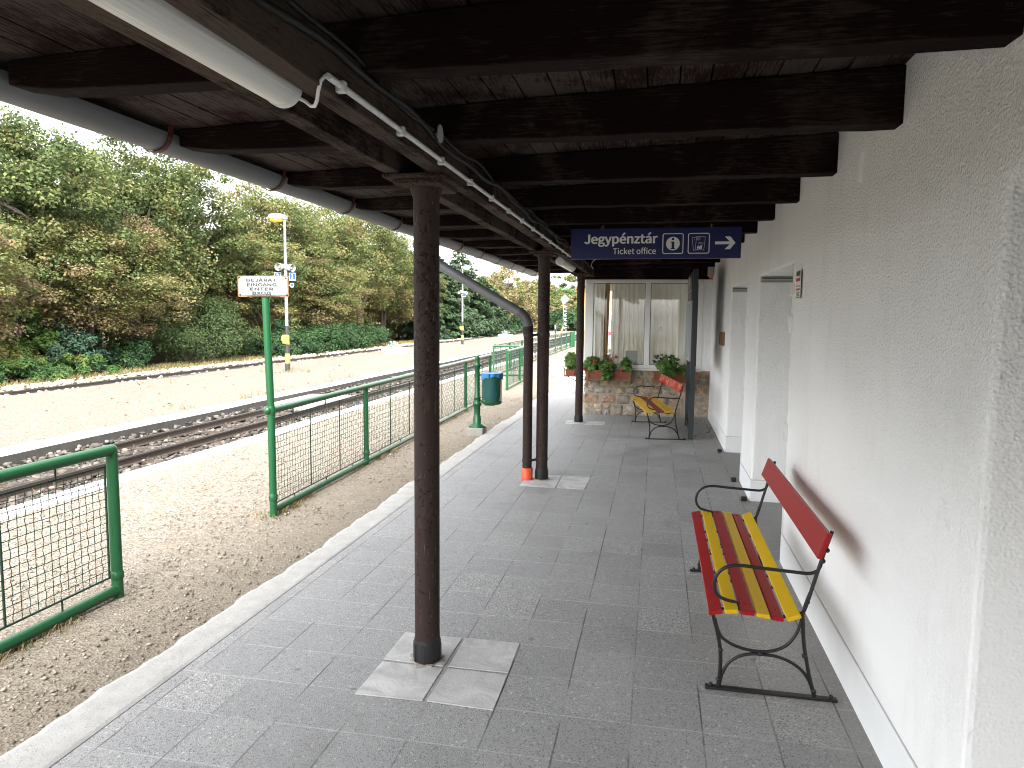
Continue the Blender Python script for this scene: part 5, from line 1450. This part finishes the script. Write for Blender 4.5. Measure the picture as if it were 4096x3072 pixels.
# shrubs
def shrub(name, x, y, rad, h, label, group, seed, mat, n, leaf, aspect=.5, up=.5, cat='shrub', lump=.25, spread=None, fringe=.12, tone=(.5, .16), base_z=-.2, stalks=True, K=40):
    g = np.random.default_rng(seed)
    C = []
    while len(C) < K:
        d = g.normal(size=3); d[2] = abs(d[2]); d /= np.linalg.norm(d)
        r = (.62+.3*g.random())*(1+lump*math.sin(d[0]*4+seed)*math.cos(d[1]*3.4+seed*1.7)+lump*.5*math.sin(d[0]*9+d[1]*7+seed))
        C.append((d[0]*r*rad[0], d[1]*r*rad[1], .12*h+d[2]*r*h*.9))
    C = np.array(C)
    per = max(1, n//K); rr = g.uniform(.18, .34, K)*min(rad[0], rad[1], h)*1.1
    P, D, idx = cloud(g, C, rr, per, .85)
    P[:,2] = np.maximum(P[:,2], .02)
    out = P/np.array([rad[0], rad[1], h]); out /= np.linalg.norm(out, axis=1, keepdims=True)+1e-6
    N = D*.6+out*.5+np.array([0,0,up])+g.normal(size=D.shape)*.4
    V, F = leafgeo(P, N, leaf, g, aspect=aspect, droop=-.6 if mat in ('juniper_leaf', 'yew_leaf') else .2)
    ct = g.normal(tone[0], tone[1], K)
    ti = np.clip(ct[idx]+g.normal(0, .14, len(idx)), 0, 1)
    t = empty(name, (x, y, base_z), label, cat, group)
    cr = link_mesh('foliage', quads_mesh('foliage', V, F, ti), M[mat]); cr.parent = t
    if stalks:
        mb = MB()
        for k in range(14):
            e = C[g.integers(K)]
            mb.tube([(g.uniform(-.15,.15)*rad[0], g.uniform(-.15,.15)*rad[1], -.05), tuple(Vector(e)*.5+Vector((0,0,.1))), tuple(e)], [.028, .018, .006], 6)
        o = mb.build('stems', M['bark']); o.parent = t
    for k in kids(t): k.color = (.5, .5, .5, 1)
    return t
GS = 'shrubs between the far track and the wood'
shrub('spreading_juniper', -16.9, 15.5, (1.05, 1.5), .72, 'dark green spreading juniper at the left edge, its fronds over the ballast', GS, 71, 'juniper_leaf', 9000, .13, .26, .7, tone=(.36, .12), cat='juniper')
shrub('spreading_juniper', -16.9, 17.9, (1.05, 1.75), .66, 'bright green low juniper next to the grass strip, right of the dark one', GS, 72, 'juniper_leaf', 9000, .13, .26, .7, tone=(.52, .14), cat='juniper')
shrub('spreading_juniper', -17.5, 16.5, (.8, 1.0), 1.12, 'yellowish juniper mound rising behind the dark juniper at the left', GS, 73, 'juniper_leaf', 6000, .13, .26, .7, tone=(.78, .12), cat='juniper')
shrub('olive_bush', -17.9, 15.9, (.95, .95), 2.2, 'tall olive-green bush at the very left edge above the junipers', GS, 74, 'maple_leaf', 5200, .12, .5, .5, tone=(.42, .08))
shrub('leafy_bush', -18.4, 18.2, (.8, .75), 1.85, 'fresh green large-leaved bush between the olive bush and the trunks', GS, 75, 'fresh_leaf', 3000, .16, .7, .6, tone=(.45, .15))
shrub('blue_green_bush', -17.7, 18.9, (.8, 1.4), 1.5, 'bluish green broad-leaved bush behind the bright juniper', GS, 76, 'blue_leaf', 5200, .12, .5, .5, tone=(.55, .18))
shrub('dark_bush', -17.4, 21.0, (.8, .9), 1.0, 'small dark green bush left of the big rounded shrub', GS, 77, 'yew_leaf', 5000, .10, .5, .4, tone=(.42, .15))
shrub('rounded_shrub', -17.7, 25.0, (1.8, 3.2), 2.7, 'big rounded grey-green shrub behind the entrance sign pole', GS, 78, 'maple_leaf', 22000, .10, .48, .45, tone=(.13, .07), K=90, lump=.12)
shrub('dark_bush', -16.6, 28.4, (1.0, 1.1), 1.35, 'dark green yew-like bush just left of the lamp pole', GS, 79, 'yew_leaf', 6500, .11, .4, .5, tone=(.32, .1))
for k, (y, h, lb) in enumerate(((29.6, 1.45, 'clipped dark yew just right of the lamp pole, first in the row'), (32.3, 1.6, 'clipped dark yew second in the row right of the lamp'), (35.2, 1.62, 'clipped dark yew third in the row, highest of them'), (38.4, 1.32, 'clipped dark yew at the right end of the row, near the first planter'))):
    shrub('yew_shrub', -16.2, y, (1.3, 1.9), h, lb, 'clipped yews', 80+k, 'yew_leaf', 9000, .13, .34, .6, tone=(.48, .12), cat='yew', lump=.10, K=60)
shrub('low_conifer', -15.9, 50.5, (1.0, 3.0), .75, 'low dark green ground conifer under the spruces', GS, 90, 'needle', 5000, .2, .3, .7, tone=(.6, .15), cat='conifer')
shrub('low_conifer', -15.9, 57.5, (1.0, 3.4), .8, 'low olive conifer under the spruces beside the far planter', GS, 91, 'needle', 5000, .2, .3, .7, tone=(.75, .15), cat='conifer')
shrub('leafy_bush', -15.6, 66.5, (1.2, 4.0), 2.0, 'fresh green bush under the downpipe elbow, beyond the far planter', GS, 92, 'fresh_leaf', 4200, .24, .6, .6, tone=(.35, .15))
shrub('leafy_bush', -15.2, 78, (1.6, 5.0), 1.9, 'dark green bush left of the clamped column in the distance', GS, 93, 'yew_leaf', 4200, .3, .5, .6, tone=(.4, .15))
shrub('leafy_bush', -12.5, 96, (3.0, 6.0), 2.6, 'dark bush behind the small black signal', GS, 94, 'yew_leaf', 4800, .36, .5, .6, tone=(.45, .15))
shrub('leafy_bush', -9.5, 100, (3.2, 5.0), 2.4, 'green bush at the far end of the tracks, left of the window column', GS, 95, 'fresh_leaf', 4600, .36, .5, .6, tone=(.3, .15))
for (x, y, z, r_, lb, sd) in ((-11.26, 29.5, .22, .30, 'silvery cushion plant growing in the near white planter', 96), (-11.2, 52.7, .25, .33, 'silvery plant growing in the far white planter', 97)):
    shrub('silver_plant', x, y, (r_, .22), .34, lb, 'silver plants in the planters', sd, 'silver_leaf', 1300, .07, .4, .5, cat='plant', base_z=z, stalks=False)
# grass, fallen leaves and weeds
def tufts(name, pts, mat, seed, hmin, hmax, blades, spread):
    g = np.random.default_rng(seed); n = len(pts)*blades
    P = np.repeat(np.array(pts), blades, 0)+np.concatenate([g.normal(0, spread, (n,2)), np.zeros((n,1))], 1)
    h = g.uniform(hmin, hmax, n)[:,None]; a = g.uniform(0, 6.28, n); lean = g.uniform(.1, .8, n)[:,None]
    d = np.stack([np.cos(a), np.sin(a), np.zeros(n)], 1); w_ = np.stack([-np.sin(a), np.cos(a), np.zeros(n)], 1)*(.05*h+.0012)
    up = np.array([0,0,1.])
    V = np.stack([P-w_, P+w_, P+d*h*lean*.4+up*h*.6+w_*.6, P+d*h*lean+up*h], 1).reshape(-1,3)
    me = quads_mesh(name, V, np.arange(n*4).reshape(n,4), np.clip(g.normal(.5, .22, n), 0, 1))
    return tag(link_mesh(name, me, M[mat]), kind='stuff')
g = np.random.default_rng(8)
tufts('verge_grass', [(-17.3+1.9*g.random(), 12+50*g.random(), -.2) for _ in range(2600)], 'grass_leaf', 1, .06, .16, 9, .08)
wp = [(-3.18+g.normal(0, .03), 5.5+g.random()*.7, -.03) for _ in range(26)]+[(-3.24+g.normal(0, .03), 7.2+g.random()*1.3, -.03) for _ in range(26)]+[(-3.17+g.normal(0, .03), 2.6+g.random()*.7, -.03) for _ in range(22)]+[(-3.28, 9+g.random()*5, -.03) for _ in range(14)]+[(-3.24, 5.36, -.03), (-3.30, 5.40, -.03), (-3.14, 5.37, -.03)]
tufts('fence_weeds', wp, 'grass_leaf', 2, .02, .055, 14, .03)
tp = [(-7.3+g.normal(0, .12), 4+g.random()*22, -.19) for _ in range(34)]+[(-5.62+g.normal(0, .05), 4+g.random()*20, -.18) for _ in range(40)]+[(-6.1, 5.9, -.18)]+[(-7.40, 6.1+g.random()*.4, -.18) for _ in range(5)]+[(-12.9+g.normal(0, .05), 12+g.random()*22, -.15) for _ in range(26)]+[(-10.6+g.normal(0, .5), 19.2+g.normal(0, .35), 0) for _ in range(22)]+[(-11.2+g.normal(0, .5), 29.15+g.normal(0, .1), 0) for _ in range(22)]+[(-8.1+g.normal(0,.15), 9+g.random()*9, 0) for _ in range(20)]
tufts('track_weeds', tp, 'grass_leaf', 3, .03, .11, 10, .06)
def litter(name, n, xr, yr, z, size, seed, mat='litter_leaf'):
    g = np.random.default_rng(seed)
    C = np.stack([g.uniform(*xr, n), yr[0]+(g.random(n)**1.4)*(yr[1]-yr[0]), np.full(n, z)+g.uniform(.002,.014,n)], 1)
    V, F = leafgeo(C, np.tile([0,0,1.], (n,1))+g.normal(0,.35,(n,3)), size, g, .75, .3)
    return tag(link_mesh(name, quads_mesh(name, V, F, g.random(n)), M[mat]), kind='stuff')
litter('fallen_leaves', 900, (-18.2, -15.4), (12, 60), -.18, .09, 5)
litter('scattered_leaves', 420, (-12.6, -7.6), (10, 60), .012, .06, 6)
litter('yard_leaves', 300, (-4.5, -2.6), (17, 45), -.025, .06, 7)
litter('corner_litter', 26, (.58, .86), (10.2, 12.2), .001, .045, 9)

# ------------------------------------------------------------------ flower boxes and geraniums
def flower_box(x0, x1, y0, y1, z0, z1, label, legs, along):
    t = empty('flower_box', ((x0+x1)/2, (y0+y1)/2, z0), label, 'flower box', 'terracotta flower boxes below the bay window')
    mb = MB(); a = .016
    vs = [(x0+a,y0+a,z0),(x1-a,y0+a,z0),(x1-a,y1-a,z0),(x0+a,y1-a,z0),(x0,y0,z1),(x1,y0,z1),(x1,y1,z1),(x0,y1,z1)]
    mb.add(vs, [(0,3,2,1),(0,1,5,4),(1,2,6,5),(2,3,7,6),(3,0,4,7)])
    for (p, q, r_, s) in ((x0-.006, x1+.006, y0-.006, y0+.008), (x0-.006, x1+.006, y1-.008, y1+.006), (x0-.006, x0+.008, y0+.008, y1-.008), (x1-.008, x1+.006, y0+.008, y1-.008)): mb.box(p, q, r_, s, z1-.012, z1+.004)
    mb.box(x0-.012, x1+.012, y0-.012, y1+.004, z0-.004, z0+.014)
    mb.build('trough', M['terracotta'], t, bev=.002)
    MB().box(x0+.01, x1-.01, y0+.01, y1-.01, z1-.04, z1-.018).build('soil', M['soil'], t)
    mb = MB()
    if along == 'x':
        mb.box(x0-.02, x1+.02, y0-.012, y0+.022, z0-.036, z0-.006)
        for x in legs: mb.box(x-.012, x+.012, y0-.020, y0-.0125, z0-.15, z1-.02).box(x-.012, x+.012, y0-.012, BY, z0-.060, z0-.037)
    else:
        for y in legs:
            mb.tube([(x0-.02, y, z1+.03), (x0-.02, y, z0-.012), (BX0+.01, y, z0-.012)], .006, 8); mb.tube([(x0+.04, y, z0-.014), (BX0+.01, y, z0-.19)], .006, 8); mb.tube([(x0-.055, y, z1+.03), (x0-.02, y, z1+.03)], .005, 6)
    mb.build('bracket', M['sleeve_black' if along == 'y' else 'wood_brown'], t)
    return t
flower_box(-1.165, -.425, 12.10, 12.27, .652, .790, 'terracotta flower box under the left window pane', (-1.13, -.42), 'x')
flower_box(-.035, .690, 12.10, 12.27, .640, .775, 'terracotta flower box under the right window pane, behind the worn bench', (-.02, .665), 'x')
flower_box(-1.58, -1.41, 12.62, 13.40, .640, .748, 'terracotta flower box end-on at the side wall, left of the column', (12.66, 13.35), 'y')
def geranium(x, y, z, rx, ry, rz, label, flowers, seed, hang=0, n=230):
    g = np.random.default_rng(seed)
    d = g.normal(size=(n,3)); d /= np.linalg.norm(d, axis=1, keepdims=True); r = (g.random(n)**.35)[:,None]
    P = d*r*np.array([rx, ry, rz])
    if hang:
        m = g.random(n) < .40; P[m,2] = -g.random(m.sum())*hang; P[m,1] = -ry-.03-g.random(m.sum())*.05; P[m,0] *= .55
    N = d*.55+np.array([0,-.35,.55])+g.normal(size=(n,3))*.35
    N /= np.linalg.norm(N, axis=1, keepdims=True)
    # round scalloped leaves
    a = g.normal(size=(n,3)); T = a-(a*N).sum(1, keepdims=True)*N; T /= np.linalg.norm(T, axis=1, keepdims=True); B = np.cross(N, T)
    s = g.uniform(.022, .042, n)[:,None]; k = 7; V = []
    for q in range(k):
        an = 6.2832*q/k; V.append(P+(T*math.cos(an)+B*math.sin(an))*s*(1+.12*(q % 2))+N*s*.25*(q % 2))
    V = np.stack(V, 1).reshape(-1,3)
    t = empty('geranium', (x, y, z), label, 'geranium', 'geraniums in the flower boxes')
    fo = link_mesh('foliage', quads_mesh('foliage', V, np.arange(n*k).reshape(n,k), np.clip(g.normal(.5,.2,n),0,1)), M['geranium_leaf']); fo.parent = t
    mb = MB()
    for q in range(9):
        e = P[g.integers(n)]; mb.tube([(e[0]*.3, 0, -rz*.9), tuple(e*.6), tuple(e)], [.006, .005, .003], 5)
    for (fx, fz) in flowers: mb.tube([(fx-x, -.02, 0), (fx-x, -ry*.6, fz-z)], .0025, 5)
    o = mb.build('stems', M['geranium_leaf']); o.parent = t
    for (fx, fz) in flowers:
        m = 34; d = g.normal(size=(m,3)); d /= np.linalg.norm(d, axis=1, keepdims=True); c = np.array([fx-x, -ry*.65-.03, fz-z])
        V, F = leafgeo(c+d*g.uniform(.012,.034,(m,1)), d, .026, g, .95, .2)
        o = link_mesh('flower', quads_mesh('flower', V, F, g.random(m)), M['petal_red']); o.parent = t
    return t
geranium(-1.06, 12.17, .88, .15, .10, .15, 'geranium with two red flowers at the left end of the left flower box', [(-1.02, .945), (-1.185, .815)], 101)
geranium(-.80, 12.15, .84, .15, .10, .13, 'geranium trailing low over the middle of the left flower box', [(-.745, .969)], 102, hang=.20, n=300)
geranium(-.49, 12.16, .87, .09, .09, .14, 'small geranium with a tall red bloom at the right end of the left flower box', [(-.655, 1.025), (-.554, .80)], 103, n=150)
geranium(.20, 12.15, .90, .19, .11, .17, 'tall dark geranium in the right flower box, above the worn bench', [(.272, .87)], 104, hang=.18, n=330)
geranium(.47, 12.15, .80, .12, .09, .09, 'low geranium in the right flower box beside the information board', [], 105, n=120)
geranium(-1.50, 12.85, .90, .11, .20, .15, 'bushy geranium in the end-on flower box at the side wall', [], 106, n=330)
g = np.random.default_rng(33); mb = MB()
for k in range(60):
    a = g.uniform(0, 6.28); L = g.uniform(.12, .26); dx, dy = math.cos(a)*.13, math.sin(a)*.07
    p0 = Vector((-.80+g.normal(0,.02), 12.20, .82)); p1 = p0+Vector((dx*.5, dy*.5, L)); p2 = p0+Vector((dx*1.5, dy*1.2, L*g.uniform(.7, 1.1)))
    mb.obox(p0, p1, .007, .001); mb.obox(p1, p2, .005, .001)
tag(mb.build('spider_plant', M['fresh_leaf'], org=(-.80, 12.2, .82)), 'grassy long-leaved plant rising behind the geraniums in the left flower box', 'plant')
shrub('window_plant', .04, 12.52, (.14, .08), .20, 'dim potted plant inside the right window pane', None, 98, 'yew_leaf', 260, .05, .6, .5, cat='plant', base_z=.885, stalks=False, K=12)

# ------------------------------------------------------------------ far things along the line
t = empty('diamond_signal', (-7.64, 60, 0), 'pale blue diamond signal board on a black and white striped mast', 'signal')
mb = MB(); c = Vector((-7.64, 59.9, 3.12)); mb.prism([(c.x, c.z+.43), (c.x+.40, c.z), (c.x, c.z-.43), (c.x-.40, c.z)], 'y', 59.88, 59.92); mb.build('board', M['pale_blue'], t)
mb = MB()
for k in range(9): 
    x = -.32+k*.08; hh = .43*(1-abs(x)/.40)-.04
    if hh > .03: mb.box(c.x+x-.018, c.x+x+.018, 59.87, 59.8795, c.z-hh, c.z+hh)
mb.build('stripe', M['plate_blue' if False else 'zinc'], t)
for k in range(16): MB().tube([(-7.64, 60, -.1+k*.18), (-7.64, 60, .08+k*.18)], .075 if k < 12 else .05, 10).build('mast_band', M['pole_black' if k % 2 else 'pole_white'], t)
mb = MB()
for k in range(11): mb.box(-7.56, -7.46, 59.95, 60.05, .5+k*.2, .56+k*.2)
mb.build('ladder', M['pole_white'], t); MB().box(-8.0, -7.62, 59.96, 60.0, 2.60, 2.66).build('arm', M['pole_yellow'], t)
t = empty('dwarf_signal', (-8.41, 60, 0), 'small black and white ground signal left of the striped mast', 'signal')
MB().tube([(-8.41, 60, -.1), (-8.41, 60, .5)], .06, 10).build('post', M['pole_black'], t); MB().box(-8.52, -8.30, 59.94, 60.06, .42, 1.02).build('head', M['pole_black'], t, bev=.02); MB().box(-8.46, -8.37, 59.92, 59.935, .66, .92).build('lamp', M['pole_white'], t)
mb = MB(); mb.obox((-7.95, 59.0, .0), (-7.66, 59.4, .85), .12, .03); tag(mb.build('leaning_plank', M['house_orange'], org=(-7.8, 59.2, 0)), 'pale orange plank leaning against the foot of the striped mast', 'plank')
for k, (x, y, lb) in enumerate(((-14.0, 92, 'left of two thin white globe lamp posts in the distance before the orange tree'), (-11.9, 92, 'right of two thin white globe lamp posts in the distance beside the orange tree'))):
    t = empty('globe_lamp', (x, y, 0), lb, 'globe lamp', 'globe lamps in the distance')
    MB().tube([(x, y, -.2), (x, y, 3.3)], .05, 8).build('post', M['pole_white'], t); MB().ball((x, y, 3.45), .2, 12, 8).build('globe', M['white_plastic'], t)
t = empty('yellow_house', (-2, 50, 0), 'ochre and orange house glimpsed beside the bay window', 'house')
MB().box(-4.95, 7, 48, 58, -.3, 2.2).build('lower_wall', M['house_orange'], t); MB().box(-4.95, 7, 48.02, 58, 2.201, 3.6).build('upper_wall', M['house_yellow'], t)
mb = MB(); mb.prism([(-5.4, 3.5), (1, 5.8), (7.4, 3.5), (7.4, 3.65), (1, 6.0), (-5.4, 3.65)], 'y', 47.5, 58.5); mb.build('roof', M['roof_tile'], t)
MB().box(-4.45, -2.2, 47.95, 47.998, -.1, 2.1).build('door', M['white_paint'], t); MB().box(-4.45, -2.2, 47.93, 47.948, .45, .70).build('door_band', M['red_print'], t)
for x in (-2.0, 0, 2): 
    f = MB().box(x, x+.9, 47.96, 47.995, 1.0, 2.0).build('window', M['white_paint'], t); MB().box(x+.08, x+.82, 47.94, 47.958, 1.08, 1.92).build('pane', M['header_dark'], f)
